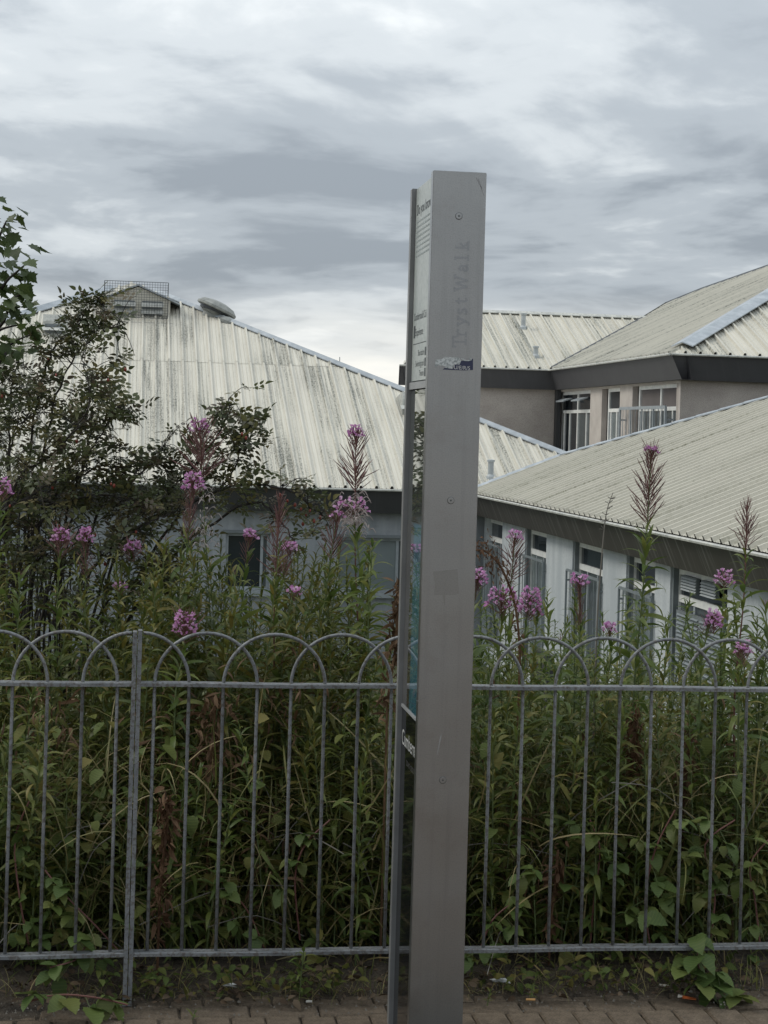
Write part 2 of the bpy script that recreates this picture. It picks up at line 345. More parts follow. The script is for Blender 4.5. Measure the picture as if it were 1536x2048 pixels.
# ------------------------------------------------------------------ ground
def sheet(name, xs, ys, zf, mat):
    X, Y = np.meshgrid(xs, ys); Z = zf(X, Y); n, k = X.shape
    V = np.stack([X, Y, Z], -1).reshape(-1, 3)
    F = [(j*k+i, j*k+i+1, (j+1)*k+i+1, (j+1)*k+i) for j in range(n-1) for i in range(k-1)]
    o = MB().add(V, F).build(name, mat, smooth=True); return o
def wave(X, Y, s, seed):
    r = np.random.default_rng(seed); z = 0
    for _ in range(7):
        a = r.uniform(0, 2*np.pi); fr = s * r.uniform(0.6, 2.2); z = z + np.sin((X*np.cos(a)+Y*np.sin(a))*fr + r.uniform(0, 6.3))
    return z / 7
def bank_z(Y): return np.where(Y < 5.7, 0.0, -2.45 * np.clip((Y - 5.7) / 15.0, 0, 1) ** 1.1)
tag(sheet('ground', np.concatenate([[-3000, -400, -60], np.linspace(-20, 40, 41), [80, 400, 3000]]),
          np.concatenate([np.linspace(5.62, 30, 50), [45, 70, 150, 500, 4000]]),
          lambda X, Y: bank_z(Y) + 0.05 * wave(X, Y, 1.1, 3) * (Y < 30) - 0.02, M['grass_ground']), 'rough grassy bank falling away behind the fence to the low buildings', 'ground', kind='structure')
tag(sheet('soil', np.linspace(-1.6, 3.2, 150), np.linspace(5.14, 5.75, 30),
          lambda X, Y: -0.012 + 0.050 * np.clip((Y - 5.27 + 0.05 * wave(X, Y*0, 3, 9)) / 0.2, 0, 1) + 0.012 * wave(X, Y, 14, 5) + 0.006 * wave(X, Y, 50, 6) + 0.03 * np.clip((0.0 - X) / 0.8, 0, 1) * np.clip((Y - 5.1) / 0.1, 0, 1), M['soil']),
    'dark soil and moss strip under the railing', 'soil', kind='structure')
pav = MB().box((-30, 4.0, -0.2), (30, 5.63, -0.012)).build('pavement', M['joint'])
MB().box((-300, -300, -0.2), (300, 3.998, -0.004)).build('paving_field', M['brick_dark'], pav)
tag(pav, 'brown block paving along the foot of the fence', 'pavement', kind='structure')
bm_ = {}
def brick_mesh(w_, d_, k):
    key = (w_, d_, k)
    if key not in bm_:
        r = np.random.default_rng(k); b_ = 0.006
        x0, x1, y0, y1 = 0.002, w_ - 0.002, 0.002, d_ - 0.002; j = lambda: r.uniform(-0.0015, 0.0015)
        V = [(x0+j(), y0+j(), -0.05), (x1+j(), y0+j(), -0.05), (x1+j(), y1+j(), -0.05), (x0+j(), y1+j(), -0.05),
             (x0, y0, -0.006), (x1, y0, -0.006), (x1, y1, -0.006), (x0, y1, -0.006),
             (x0+b_, y0+b_, j()), (x1-b_, y0+b_, j()), (x1-b_, y1-b_, j()), (x0+b_, y1-b_, j())]
        F = [(8, 9, 10, 11)] + [(a, (a+1) % 4, 4+(a+1) % 4, 4+a) for a in range(4)] + [(4+a, 4+(a+1) % 4, 8+(a+1) % 4, 8+a) for a in range(4)]
        bm_[key] = MB().add(V, F).mesh('brick', M['brick'])
    return bm_[key]
def brick_row(y0, w_, d_, ph, x0=-0.9, x1=2.7):
    x = x0 + ph; i = 0
    while x < x1:
        me = brick_mesh(w_, d_, i % 5)
        link('brick', me, pav, Matrix.Translation((x, y0, random.uniform(-0.003, 0.003))) @ Matrix.Rotation(random.uniform(-.012, .012), 4, 'Z') @ Matrix.Rotation(random.uniform(-.012, .012), 4, 'X'))
        x += w_; i += 1
brick_row(5.272, 0.102, 0.202, 0.03); brick_row(5.170, 0.204, 0.102, 0.06); brick_row(4.966, 0.102, 0.204, 0.0); brick_row(4.864, 0.204, 0.102, 0.1)

# ------------------------------------------------------------------ roofs and walls
def clip_poly(poly, a, b, c):
    """keep a*u+b*v<=c"""
    o = []
    for i in range(len(poly)):
        p, q = poly[i], poly[(i + 1) % len(poly)]
        dp, dq = a*p[0]+b*p[1]-c, a*q[0]+b*q[1]-c
        if dp <= 0: o.append(p)
        if dp * dq < 0:
            t_ = dp / (dp - dq); o.append((p[0]+(q[0]-p[0])*t_, p[1]+(q[1]-p[1])*t_))
    return o
RIB = [(0.0, 0.0), (0.016, 0.052), (0.050, 0.052), (0.066, 0.0), (0.122, 0.0), (0.132, 0.012), (0.142, 0.0), (0.202, 0.0), (0.212, 0.012), (0.222, 0.0), (0.285, 0.0)]
def roof_plane(parent, p0, ed, sd_, poly, mat, vbreaks=(), sp=0.285, ph=0.0, rib_h=1.0):
    """folded steel sheets, one object per rib bay and course, clipped to the outline of the roof plane"""
    p0, ed, sd_ = Vector(p0), Vector(ed).normalized(), Vector(sd_).normalized()
    nn = ed.cross(sd_);
    if nn.z < 0: nn = -nn
    us = [p[0] for p in poly]; vsx = [p[1] for p in poly]
    V = [tuple(p0 + ed*u + sd_*v - nn*0.03) for u, v in poly]
    roof = MB().add(V, [tuple(range(len(V)))]).build('roof', M['deck'], parent)
    br = [min(vsx)] + list(vbreaks) + [max(vsx)]
    k0 = int(math.floor((min(us) - ph) / sp))
    for row in range(len(br) - 1):
        k = k0
        while k * sp + ph < max(us):
            mb = MB(); lift = 0.006 * row; jit = random.uniform(-0.02, 0.02) if row else 0
            for (a, ha), (b_, hb) in zip(RIB[:-1], RIB[1:]):
                ua, ub = k*sp + ph + a*sp/0.285, k*sp + ph + b_*sp/0.285
                q = clip_poly(list(poly), -1, 0, -ua); q = clip_poly(q, 1, 0, ub) if len(q) > 2 else q
                q = clip_poly(q, 0, -1, -br[row] - jit + (0.06 if row else 0)) if len(q) > 2 else q
                q = clip_poly(q, 0, 1, br[row+1]) if len(q) > 2 else q
                if len(q) < 3: continue
                vv = []; uvs = []
                for u, v in q:
                    h = (ha + (hb - ha) * (u - ua) / max(1e-9, ub - ua)) * rib_h + lift
                    vv.append(tuple(p0 + ed*u + sd_*v + nn*h)); uvs.append((u, v + row * 37.3))
                mb.add(vv, [tuple(range(len(vv)))], uvs)
            if mb.n: mb.build('roof_sheet', mat, roof, uv=True)
            k += 1
    return roof
def strip(mb, P, Q, up0, up1, side):
    """a bent strip (flashing) along P->Q"""
    P, Q = Vector(P), Vector(Q); s_ = Vector(side)
    V = [P - s_ + Vector((0,0,up0)), P + Vector((0,0,up1)), P + s_ + Vector((0,0,up0)), Q - s_ + Vector((0,0,up0)), Q + Vector((0,0,up1)), Q + s_ + Vector((0,0,up0))]
    V += [v - Vector((0,0,0.02)) for v in V]
    return mb.add([tuple(v) for v in V], [(0,1,4,3),(1,2,5,4),(6,9,10,7),(7,10,11,8),(0,6,7,1),(1,7,8,2),(3,4,10,9),(4,5,11,10),(0,3,9,6),(2,8,11,5)])
def fascia(parent, P, Q, inn, h, mat, name='fascia', inset=0.15, P_in=0.0, Q_in=0.0):
    """board leaning in below the eave, with a thin lip; P_in/Q_in shorten the bottom at mitred corners"""
    P, Q, inn = Vector(P), Vector(Q), Vector(inn).normalized(); d = (Q - P).normalized()
    bP = P + inn*inset + d*P_in - Vector((0,0,h)); bQ = Q + inn*inset - d*Q_in - Vector((0,0,h))
    L_ = (Q - P).length
    V = [P, Q, bQ, bP, P + inn*0.3, Q + inn*0.3, bQ + inn*0.2, bP + inn*0.2]
    uv = [(0, h), (L_, h), (L_, 0), (0, 0), (0, 0), (L_, 0), (L_, 0), (0, 0)]
    o = MB().add([tuple(v) for v in V], [(0,3,2,1), (3,7,6,2), (0,1,5,4), (4,5,6,7)], uv).build(name, mat, parent, uv=True)
    lip = MB(); a = P - inn*0.03; b_ = Q - inn*0.03
    lip.tube([a - Vector((0,0,.012)), b_ - Vector((0,0,.012))], 0.022, 6); lip.build('eave_trim', M['cap'], o)
    return o
def wall(parent, name, axis, pos, u0, u1, z0, z1, holes, depth, mat, thick=0.25, inward=1):
    """upright wall in the plane axis=pos with real openings and reveals"""
    us = sorted({u0, u1, *[h[0] for h in holes], *[h[1] for h in holes]}); zs = sorted({z0, z1, *[h[2] for h in holes], *[h[3] for h in holes]})
    P = (lambda u, z, d=0.0: (pos + inward*d, u, z)) if axis == 'x' else (lambda u, z, d=0.0: (u, pos + inward*d, z))
    mb = MB()
    for ua, ub in zip(us[:-1], us[1:]):
        for za, zb in zip(zs[:-1], zs[1:]):
            if any(h[0] <= ua and ub <= h[1] and h[2] <= za and zb <= h[3] for h in holes): continue
            mb.add([P(ua, za), P(ub, za), P(ub, zb), P(ua, zb)], [(0, 1, 2, 3)])
    for (ua, ub, za, zb) in holes:
        for (p, q) in (((ua, za), (ub, za)), ((ub, za), (ub, zb)), ((ub, zb), (ua, zb)), ((ua, zb), (ua, za))):
            mb.add([P(*p), P(*q), P(*q, depth), P(*p, depth)], [(0, 1, 2, 3)])
    mb.add([P(u0, z0, thick), P(u1, z0, thick), P(u1, z1, thick), P(u0, z1, thick), P(u0, z0), P(u1, z0), P(u1, z1), P(u0, z1)],
           [(0,1,2,3), (0,4,7,3), (1,5,6,2), (3,2,6,7)])
    return mb.build(name, mat, parent)
def window(parent, axis, pos, u0, u1, z0, z1, ms=(), ts=(), fw=0.05, panes=None, frame='frame', inward=1, skip_bar=()):
    """frame bars and one glass pane per light; ms: mullions, ts: transoms"""
    def B(mb, ua, ub, za, zb, d0, d1):
        a, b_ = pos + inward*d0, pos + inward*d1; lo, hi = min(a, b_), max(a, b_)
        return mb.box((lo, ua, za), (hi, ub, zb)) if axis == 'x' else mb.box((ua, lo, za), (ub, hi, zb))
    win = MB(); B(win, u0, u1, z1 - fw, z1, 0, .06); B(win, u0, u1, z0, z0 + fw, 0, .06)
    B(win, u0, u0 + fw, z0 + fw, z1 - fw, 0, .06); B(win, u1 - fw, u1, z0 + fw, z1 - fw, 0, .06)
    o = win.build('window', M[frame], parent)
    for m_ in ms: B(MB(), 0, 0, 0, 0, 0, 0); mb = MB(); B(mb, m_ - fw*.5, m_ + fw*.5, z0 + fw, z1 - fw, .002, .058); mb.build('mullion', M[frame], o)
    for t_ in ts: mb = MB(); B(mb, u0 + fw, u1 - fw, t_ - fw*.5, t_ + fw*.5, .004, .056); mb.build('transom', M[frame], o)
    ue = [u0 + fw, *sorted(ms), u1 - fw]; ze = [z0 + fw, *sorted(ts), z1 - fw]; i = 0
    for za, zb in zip(ze[:-1], ze[1:]):
        for ua, ub in zip(ue[:-1], ue[1:]):
            g = panes[i % len(panes)] if panes else 'glass_dark'; mb = MB(); B(mb, ua - .004, ub + .004, za - .004, zb + .004, .03, .036); mb.build('pane', M[g], o); i += 1
    return o

# ---- hall on the left (plane facing the camera)
TA = 0.42; EA = 32.0; ZA = 0.680
hall = empty('low_hall', (0, 36, -2.4), 'low grey hall with cream ribbed hipped roof and dark fascia, left of the sign', 'building')
cA = 1 / math.sqrt(1 + TA*TA)
def A(X, Y): return (X, (Y - EA) / cA)
AP = (-0.14, 42.45)
polyA = [A(-10.6, EA), A(9.75, EA), A(*AP)]
roofA = roof_plane(hall, (0, EA, ZA), (1, 0, 0), (0, cA, TA*cA), polyA, M['roofA'], vbreaks=(A(0, 37.75)[1],), ph=0.08)
zA = lambda Y: ZA + TA * (Y - EA)
fascia(hall, (-10.6, EA - .06, ZA - .01), (6.2, EA - .06, ZA - .01), (0, 1, 0), 0.44, M['fasciaA'], inset=0.13)
mb = strip(MB(), (AP[0] + .5, AP[1] - .55, zA(AP[1] - .55) + .03), (9.0, EA + .83, zA(EA + .83) + .03), .0, .07, (.055, .055, 0)); mb.build('hip_flashing', M['flash'], roofA)
mb = strip(MB(), (AP[0] - .5, AP[1] - .55, zA(AP[1] - .55) + .03), (-10, EA + .6, zA(EA + .6) + .03), .0, .10, (-.09, .085, 0)); mb.build('hip_flashing', M['flash'], roofA)
# back slopes so the hall is a closed volume
MB().add([(-10.6, EA, ZA), (AP[0], AP[1], zA(AP[1])), (AP[0] - .2, 52.9, ZA), (-10.6, 52.9, ZA), (9.75, EA, ZA), (9.75, 52.9, ZA)], [(0, 1, 3), (1, 2, 3), (4, 5, 1), (5, 2, 1)]).build('back_roof', M['roofA'], hall)
WA = EA + 0.30
holesA = [(1.70, 2.50, -1.22, -0.20), (3.72, 5.62, -1.22, -0.24)]
wall(hall, 'wall', 'y', WA, -10.2, 6.6, -2.6, ZA - .3, holesA, 0.10, M['wallA'])
MB().box((-10.2, WA - .05, -2.6), (6.3, WA - .002, -2.24)).build('plinth', M['wallA'], hall)
window(hall, 'y', WA + .07, 1.70, 2.50, -1.22, -0.20, ms=(2.36,), panes=['glass_dark', 'glass_grey'], frame='frame_grey')
window(hall, 'y', WA + .07, 3.72, 5.62, -1.22, -0.24, ms=(4.86,), panes=['glass_blind', 'glass_grey'], frame='frame_grey')
for a, b_ in ((1.64, 2.56), (3.66, 5.68)):
    MB().box((a, WA - .09, -1.33), (b_, WA + .02, -1.225)).build('window_sill', M['frame_grey'], hall)
    MB().box((a, WA - .03, -0.235 if a > 3 else -0.195), (b_, WA - .003, -0.18 if a > 3 else -.14)).build('lintel', M['reveal'], hall)
# gablet with two louvred vents behind a wire cage, near the apex
gy = 40.30; gz_ = zA(gy)
gab = MB().add([(-.74, gy, gz_ - .05), (.72, gy, gz_ - .05), (.72, gy, gz_ + .36), (.0, gy, gz_ + .66), (-.74, gy, gz_ + .36),
          (-.74, 42.6, gz_ - .05), (.72, 42.6, gz_ - .05), (.72, 42.6, gz_ + .36), (.0, 42.6, gz_ + .66), (-.74, 42.6, gz_ + .36)],
          [(0,1,2,3,4), (1,6,7,2), (0,4,9,5)]).build('gablet', M['roofA'], hall)
for s_ in (-1, 1):
    mb = MB(); P = Vector((-.01, gy - .06, gz_ + .715)); Q = Vector((s_*.95 - .01, gy - .06, gz_ + .31))
    o_ = Vector((0, 1.9, 0)); tt = Vector((0, 0, .035))
    mb.add([tuple(x) for x in (P, Q, Q + o_, P + o_, P - tt, Q - tt, Q + o_ - tt, P + o_ - tt)], [(0,1,2,3), (4,7,6,5), (0,4,5,1), (1,5,6,2), (0,3,7,4)]); mb.build('gablet_roof', M['flash'], gab)
for a, b_ in ((-.53, -.07), (.09, .55)):
    MB().box((a, gy - .015, gz_ + .02), (b_, gy + .02, gz_ + .34)).build('vent_opening', M['reveal'], gab)
    for k in range(2):
        z_ = gz_ + .06 + k * .155
        MB().add([(a - .02, gy - .10, z_), (b_ + .02, gy - .10, z_), (b_ + .02, gy - .012, z_ + .10), (a - .02, gy - .012, z_ + .10), (a - .02, gy - .10, z_ - .012), (b_ + .02, gy - .10, z_ - .012)], [(0, 1, 2, 3), (0, 4, 5, 1)]).build('vent_louvre', M['cap'], gab)
MB().box((-.80, gy - .42, gz_ - .20), (.78, gy - .36, gz_ - .165)).build('cage_base', M['steel_dark'], gab)
cg = MB(); x0, x1, z0, z1, yc = -.75, .66, gz_ - .06, gz_ + .74, gy - .36
for i in range(25): x = x0 + (x1 - x0) * i / 24; cg.tube([(x, yc, z0), (x, yc, z1)], .0045 if 0 < i < 24 else .009, 4)
for i in range(15): z_ = z0 + (z1 - z0) * i / 14; cg.tube([(x0, yc, z_), (x1, yc, z_)], .0045 if 0 < i < 14 else .008, 4)
for x in (x0, x1):
    for i in range(5): cg.tube([(x, yc + .12*(i+1), z0 + .1*i), (x, yc + .12*(i+1), z1)], .0045, 4)
    for i in range(6): cg.tube([(x, yc, z0 + .1 + .13*i), (x, yc + .6, z0 + .1 + .13*i + .0)], .0045, 4)
cage = cg.build('wire_cage', M['steel_dark'], gab)
# mushroom cowls astride the right-hand hip
def cowl(P, tilt, s_):
    Mx = Matrix.Translation(P) @ Matrix.Rotation(R(tilt), 4, 'Y') @ Matrix.Scale(s_, 4)
    o_ = MB().lathe([(.20, -.25), (.20, .10), (.24, .12), (.24, .16)], Mx).build('cowl', M['vent'], hall, smooth=False)
    MB().lathe([(.36, .20), (.38, .21), (.38, .25), (.30, .32), (.14, .36), (.02, .365)], Mx).build('cowl_cap', M['vent'], o_)
    MB().lathe([(.30, .15), (.31, .21)], Mx).build('cowl_rim', M['steel_dark'], o_)
cowl(Vector((1.66, 40.60, 4.15)), 24, 1.25)
MB().lathe([(.26, 0), (.27, .07), (.20, .15), (.06, .19)], Matrix.Translation((2.02, 40.25, 4.02)) @ Matrix.Rotation(R(24), 4, 'Y'), 18).build('cowl', M['vent'], hall)
# box vents on the roof: one at the far left, one beside the sign
def box_vent(X, Y, wx):
    z_ = zA(Y); P = Vector((X, Y, z_))
    v_ = MB().add([tuple(P + Vector(q)) for q in ((0,0,-.02),(wx,0,-.02),(wx,0,.32),(0,0,.32),(0,.95,.36),(wx,.95,.36),(0,.06,.47),(wx,.06,.47))],
             [(0,1,2,3),(3,2,7,6),(6,7,5,4),(0,3,6,4),(1,5,7,2)]).build('box_vent', M['cap'], hall)
    MB().box((X + .05, Y - .02, z_ + .06), (X + wx - .05, Y - .003, z_ + .26)).build('vent_opening', M['reveal'], v_)
    MB().add([(X-.04, Y-.14, z_ + .12), (X+wx+.04, Y-.14, z_ + .12), (X+wx+.04, Y-.004, z_+.20), (X-.04, Y-.004, z_+.20)], [(0,1,2,3)]).build('vent_louvre', M['cap'], v_)
box_vent(-2.02, 38.9, .52); box_vent(5.32, 35.3, .62)
def flue(parent, X, Y, z_, h, r_):
    p_ = MB().lathe([(r_*1.7, -.06), (r_*1.5, .03), (r_, .07), (r_, h), (r_*1.35, h), (r_*1.35, h + .04), (r_*.2, h + .05)], Matrix.Translation((X, Y, z_)), 12).build('flue_pipe', M['louvre'], parent, smooth=False)
q = at(980, 955, 32.6); flue(hall, q.x, 32.55, zA(32.55), .30, .055)

# ---- wing on the right (its eave runs towards the camera)
TC = 0.404; XC = 6.12; ZC = 0.648; cC = 1 / math.sqrt(1 + TC*TC)
wing = empty('low_wing', (9, 22, -2.4), 'low pale wing with cream ribbed roof and streaked dark fascia, right of the sign', 'building')
def Cc(X, Y): return (-Y, (X - XC) / cC)
pc = [(XC, 11.0), (XC, 32.05), (7.83, 32.0), (9.05, 30.45), (10.55, 28.65), (15.5, 22.6), (19.5, 17.0), (19.5, 11.0)]
roofC = roof_plane(wing, (XC, 0, ZC), (0, -1, 0), (cC, 0, TC*cC), [Cc(*p) for p in pc], M['roofC'], ph=0.0)
zC = lambda X: ZC + TC * (X - XC)
for (p, q_, sd2) in ((pc[1], pc[2], (0, .07, 0)), (pc[2], pc[3], (.06, .055, 0)), (pc[3], pc[4], (.06, .055, 0)), (pc[4], pc[5], (.06, .055, 0))):
    n_ = 5
    for i in range(n_):
        a = [p[j] + (q_[j] - p[j]) * i / n_ for j in (0, 1)]; b_ = [p[j] + (q_[j] - p[j]) * (i + 1.04) / n_ for j in (0, 1)]
        strip(MB(), (a[0], a[1] + .02, zC(a[0]) + .055), (b_[0], b_[1] + .02, zC(b_[0]) + .045), .0, .035, sd2).build('verge_flashing', M['flash'], roofC)
fascia(wing, (XC - .05, 32.05, ZC - .01), (XC - .05, 11, ZC - .01), (1, 0, 0), 0.40, M['fasciaC'], inset=0.17)
XW = XC + 0.30
# far gable side below the verge
MB().add([(XW, 31.9, -2.6), (9.0, 31.9, -2.6), (9.0, 31.9, zC(7.8) - .05), (7.8, 31.9, zC(7.8) - .05), (XW, 31.9, ZC - .2)], [(0, 1, 2, 3, 4)]).build('end_wall', M['wallC'], wing)
wy = [(30.45, 32.0), (27.10, 28.62), (23.72, 25.42), (21.25, 22.55), (18.55, 20.62)]
holesC = [(a, b_, -2.2, 0.20) for a, b_ in wy]
wall(wing, 'wall', 'x', XW, 11.0, 32.05, -2.6, ZC - .25, holesC, 0.13, M['wallC'])
for i, (a, b_) in enumerate(wy):
    wo = window(wing, 'x', XW + .085, a, b_, -2.2, 0.20, ts=(-0.17,), fw=.085, panes=['glass_blind' if i % 2 else 'glass_grey', 'glass_dark'])
    for k_ in (.35, .68): MB().box((XW + .09, a + (b_ - a) * k_ - .03, -2.1), (XW + .13, a + (b_ - a) * k_ + .03, -.22)).build('casement_bar', M['frame_grey'], wo)
    MB().box((XW + .02, b_ - .07, -2.2), (XW + .084, b_ - .001, .2)).build('jamb_board', M['reveal'], wo)
    if i < 4:   # steel security frame hung in front of the lower lights
        g = MB(); xg = XW - .05; z0, z1 = -1.48, -.24
        for y_ in (a - .02, b_ + .14): g.box((xg - .012, y_ - .02, z0), (xg + .012, y_ + .02, z1))
        for z_ in (z0, z1): g.box((xg - .011, a - .0, z_ - .018), (xg + .011, b_ + .12, z_ + .018))
        for k in range(1, 7): y_ = a + (b_ + .12 - a) * k / 7; g.tube([(xg, y_, z0), (xg, y_, z1)], .006, 5)
        for y_ in (a - .02, b_ + .14):
            for z_ in (z0 + .15, z1 - .15): g.box((xg, y_ - .012, z_ - .012), (XW + .01, y_ + .012, z_ + .012))
        g.build('security_grille', M['grille'], wo)
    else:
        for y0, y1 in ((19.72, 20.28), (19.02, 19.55)):
            lv = MB().box((XW + .03, y0, -.05 + 0.0), (XW + .07, y1, .13)).build('louvre_vent', M['reveal'], wo)
            for k in range(5):
                z_ = -.045 + k * .034
                MB().add([(XW + .012, y0, z_), (XW + .012, y1, z_), (XW + .04, y1, z_ + .026), (XW + .04, y0, z_ + .026)], [(0,1,2,3)]).build('slat', M['louvre'], lv)
        lv = MB().box((XW + .03, 18.75, -1.6), (XW + .065, 20.45, -.30)).build('louvre_shutter', M['reveal'], wo)
        for k in range(26):
            z_ = -1.58 + k * .049
            for y0, y1 in ((18.8, 19.55), (19.62, 20.4)):
                MB().add([(XW + .012, y0, z_), (XW + .012, y1, z_), (XW + .04, y1, z_ + .030), (XW + .04, y0, z_ + .030)], [(0,1,2,3)]).build('slat', M['grille'], lv)
for y_, z_ in ((17.6, -.35),): MB().box((XW - .03, y_ - .12, z_), (XW - .002, y_ + .12, z_ + .025)).build('bracket', M['reveal'], wing)
for y_ in (26.9, 23.4): MB().box((XW - .10, y_ - .5, -2.5), (XW - .002, y_ + .5, -1.62)).build('plinth_box', M['fasciaA'], wing)

# ---- taller block behind
HB = EYE + 1.6; XB = 9.776; Y1 = 41.24; Y2 = 31.62; TS, TW = 0.42, 0.47
blk = empty('upper_block', (14, 40, -2.4), 'taller block with pinkish pebbledash walls and cream ribbed roof, right background', 'building')
cS = 1 / math.sqrt(1 + TS*TS); cW = 1 / math.sqrt(1 + TW*TW)
def S1(X, Y): return (X, (Y - Y1) / cS)
def S2(X, Y): return (X, (Y - Y2) / cS)
def Wp(X, Y): return (-Y, (X - XB) / cW)
RY = 44.9; vx = XB + TS / TW * (RY - Y1)
roofS = roof_plane(blk, (0, Y1, HB), (1, 0, 0), (0, cS, TS*cS), [S1(6.2, Y1), S1(XB, Y1), S1(vx, RY), S1(7.55, RY)], M['roofB'], sp=0.27)
kk = TS / TW; hx = lambda Y: XB + kk * (Y - Y2)
skyl = [(vx, RY), (14.17, 46.6), (14.97, 46.05), (15.92, 43.5), (17.0, Y2 + (17.0 - XB) / kk)]
hipY = 41.0; HT = (hx(hipY), hipY)
roofW = roof_plane(blk, (XB, 0, HB), (0, -1, 0), (cW, 0, TW*cW), [Wp(XB, Y2), Wp(XB, Y1)] + [Wp(*p) for p in skyl], M['roofB'], sp=0.29)
roofP = roof_plane(blk, (0, Y2, HB), (1, 0, 0), (0, cS, TS*cS), [S2(XB, Y2), S2(24, Y2), S2(24, 39.7), S2(17.0, Y2 + (17.0 - XB) / kk)], M['roofB'], sp=0.285)
zW = lambda X: HB + TW * (X - XB)
strip(MB(), (XB + .25, Y2 + .25 / kk, zW(XB + .25) + .05), (16.9, Y2 + (16.9 - XB) / kk, zW(16.9) + .05), -.01, .07, (-.16, .15, 0)).build('hip_flashing', M['flash'], roofW)
strip(MB(), (7.5, RY, HB + TS*(RY - Y1) + .05), (vx + .1, RY, HB + TS*(RY - Y1) + .05), -.03, .035, (0, .1, 0)).build('ridge_cap', M['cap'], roofS)
for p, q_ in zip(skyl[:-1], skyl[1:]): strip(MB(), (p[0], p[1], zW(p[0]) + .05), (q_[0], q_[1], zW(q_[0]) + .05), -.03, .03, (.05, .08, 0)).build('ridge_cap', M['steel_dark'], roofW)
vm = MB()
for i in range(9):
    a = i / 9; b_ = (i + 1) / 9; P = Vector((XB + (vx - XB)*a, Y1 + (RY - Y1)*a, 0)); Q = Vector((XB + (vx - XB)*b_, Y1 + (RY - Y1)*b_, 0)); P.z = zW(P.x) + .04; Q.z = zW(Q.x) + .04
    vm.tube([P, Q], .035, 5)
vm.build('valley_gutter', M['steel_dark'], roofS)
fh = 0.47
fascia(blk, (6.15, Y1 - .05, HB - .01), (XB - .05, Y1 - .05, HB - .01), (0, 1, 0), fh, M['fasciaB'], inset=0.16, Q_in=-.16)
fascia(blk, (XB - .05, Y1 - .05, HB - .01), (XB - .05, Y2 - .05, HB - .01), (1, 0, 0), fh, M['fasciaB'], inset=0.16, P_in=-.16, Q_in=-.16)
fascia(blk, (XB - .05, Y2 - .05, HB - .01), (24, Y2 - .05, HB - .01), (0, 1, 0), fh, M['fasciaB'], inset=0.16, P_in=.16)
fascia(blk, (7.42, 44.9, HB - .01), (6.15, Y1 - .05, HB - .01), (1, .3, 0), fh, M['fasciaB'], inset=0.16)
XV = XB + .24
wall(blk, 'wall', 'y', Y1 + .25, 6.45, XV + .3, -2.5, HB - .3, [], .1, M['wallB'])
wall(blk, 'wall', 'y', Y2 + .25, XV, 24, -2.5, HB - .3, [], .1, M['wallB'])
MB().add([(6.45, Y1 + .25, -2.5), (7.7, 45, -2.5), (7.7, 45, HB - .3), (6.45, Y1 + .25, HB - .3)], [(0, 1, 2, 3)]).build('wall', M['wallB'], blk)
def yb(px): return XV / (at(px, 800, 1).x)
cols = [(1118, 1181), (1211, 1240), (1272, 1357)]
zt = HB - fh - .06
holesB = [(yb(b_), yb(a - 7), .25, zt) for a, b_ in cols]
wall(blk, 'wall', 'x', XV - .003, Y2 + .254, Y1 + .24, -2.5, HB - .3, holesB, .12, M['pilB'])
MB().box((XV - .10, Y1 - .05, -1), (XV - .003, Y1 + .20, HB - fh)).build('downpipe', M['fasciaA'], blk)
tz = zt - .47
for i, (a, b_) in enumerate(cols):
    ya, yc_ = yb(b_), yb(a)
    ms = (ya + (yc_ - ya) * .47,) if i != 1 else ()
    wo = window(blk, 'x', XV + .06, ya, yc_, .25, zt, ms=ms, ts=(tz,), fw=.075, panes=[['glass_grey', 'glass_dark', 'glass_dark', 'glass_dark'], ['glass_blind', 'glass_dark'], ['glass_grey', 'glass_grey', 'glass_pink', 'glass_pink']][i])
    for k in range(3 if i != 1 else 2):
        y_ = ya + (yc_ - ya) * ((.2, .72, .9)[k] if i != 1 else (.4, .8)[k]); MB().box((XV + .064, y_ - .03, .32), (XV + .1, y_ + .03, tz - .04)).build('casement_bar', M['frame'], wo)
    if i == 0:
        for s_ in (.26, .76):
            y_ = ya + (yc_ - ya) * s_; hw = (yc_ - ya) * .13
            z_ = zt - .20
            MB().add([(XV - .16, y_ - hw, z_ - .02), (XV - .16, y_ + hw, z_ - .02), (XV + .05, y_ + hw, z_ + .05), (XV + .05, y_ - hw, z_ + .05),
                      (XV - .16, y_ - hw, z_ - .05), (XV - .16, y_ + hw, z_ - .05), (XV + .05, y_ + hw, z_ + .02), (XV + .05, y_ - hw, z_ + .02)],
                     [(0,1,2,3), (4,7,6,5), (0,4,5,1), (1,5,6,2), (2,6,7,3), (3,7,4,0)]).build('open_vent', M['frame_grey'], wo)
    if i == 2:
        g = MB(); xg = XV - .14; za, zb = .1, tz + .02; y0, y1 = yb(1346), yb(1254)
        for y_ in (y0, y1): g.box((xg - .02, y_ - .03, za), (xg + .02, y_ + .03, zb))
        g.box((xg - .018, y0, zb - .03), (xg + .018, y1, zb + .03))
        for k in range(1, 4): g.box((xg - .012, y0 + (y1-y0)*k/4 - .02, za), (xg + .012, y0 + (y1-y0)*k/4 + .02, zb))
        for k in range(1, 14): y_ = y0 + (y1-y0)*k/14; g.tube([(xg, y_, za), (xg, y_, zb)], .007, 4)
        for y_ in (y0, y1): g.box((xg, y_ - .015, zb - .25), (XV + .01, y_ + .015, zb - .22))
        g.build('security_grille', M['frame_grey'], wo)
for (px_, py_, Y_, h_) in ((1046, 672, 43.9, .34), (1071, 722, 42.0, .22)):
    q = at(px_, py_, Y_); flue(blk, q.x, Y_, HB + TS*(Y_ - Y1), h_, .06)
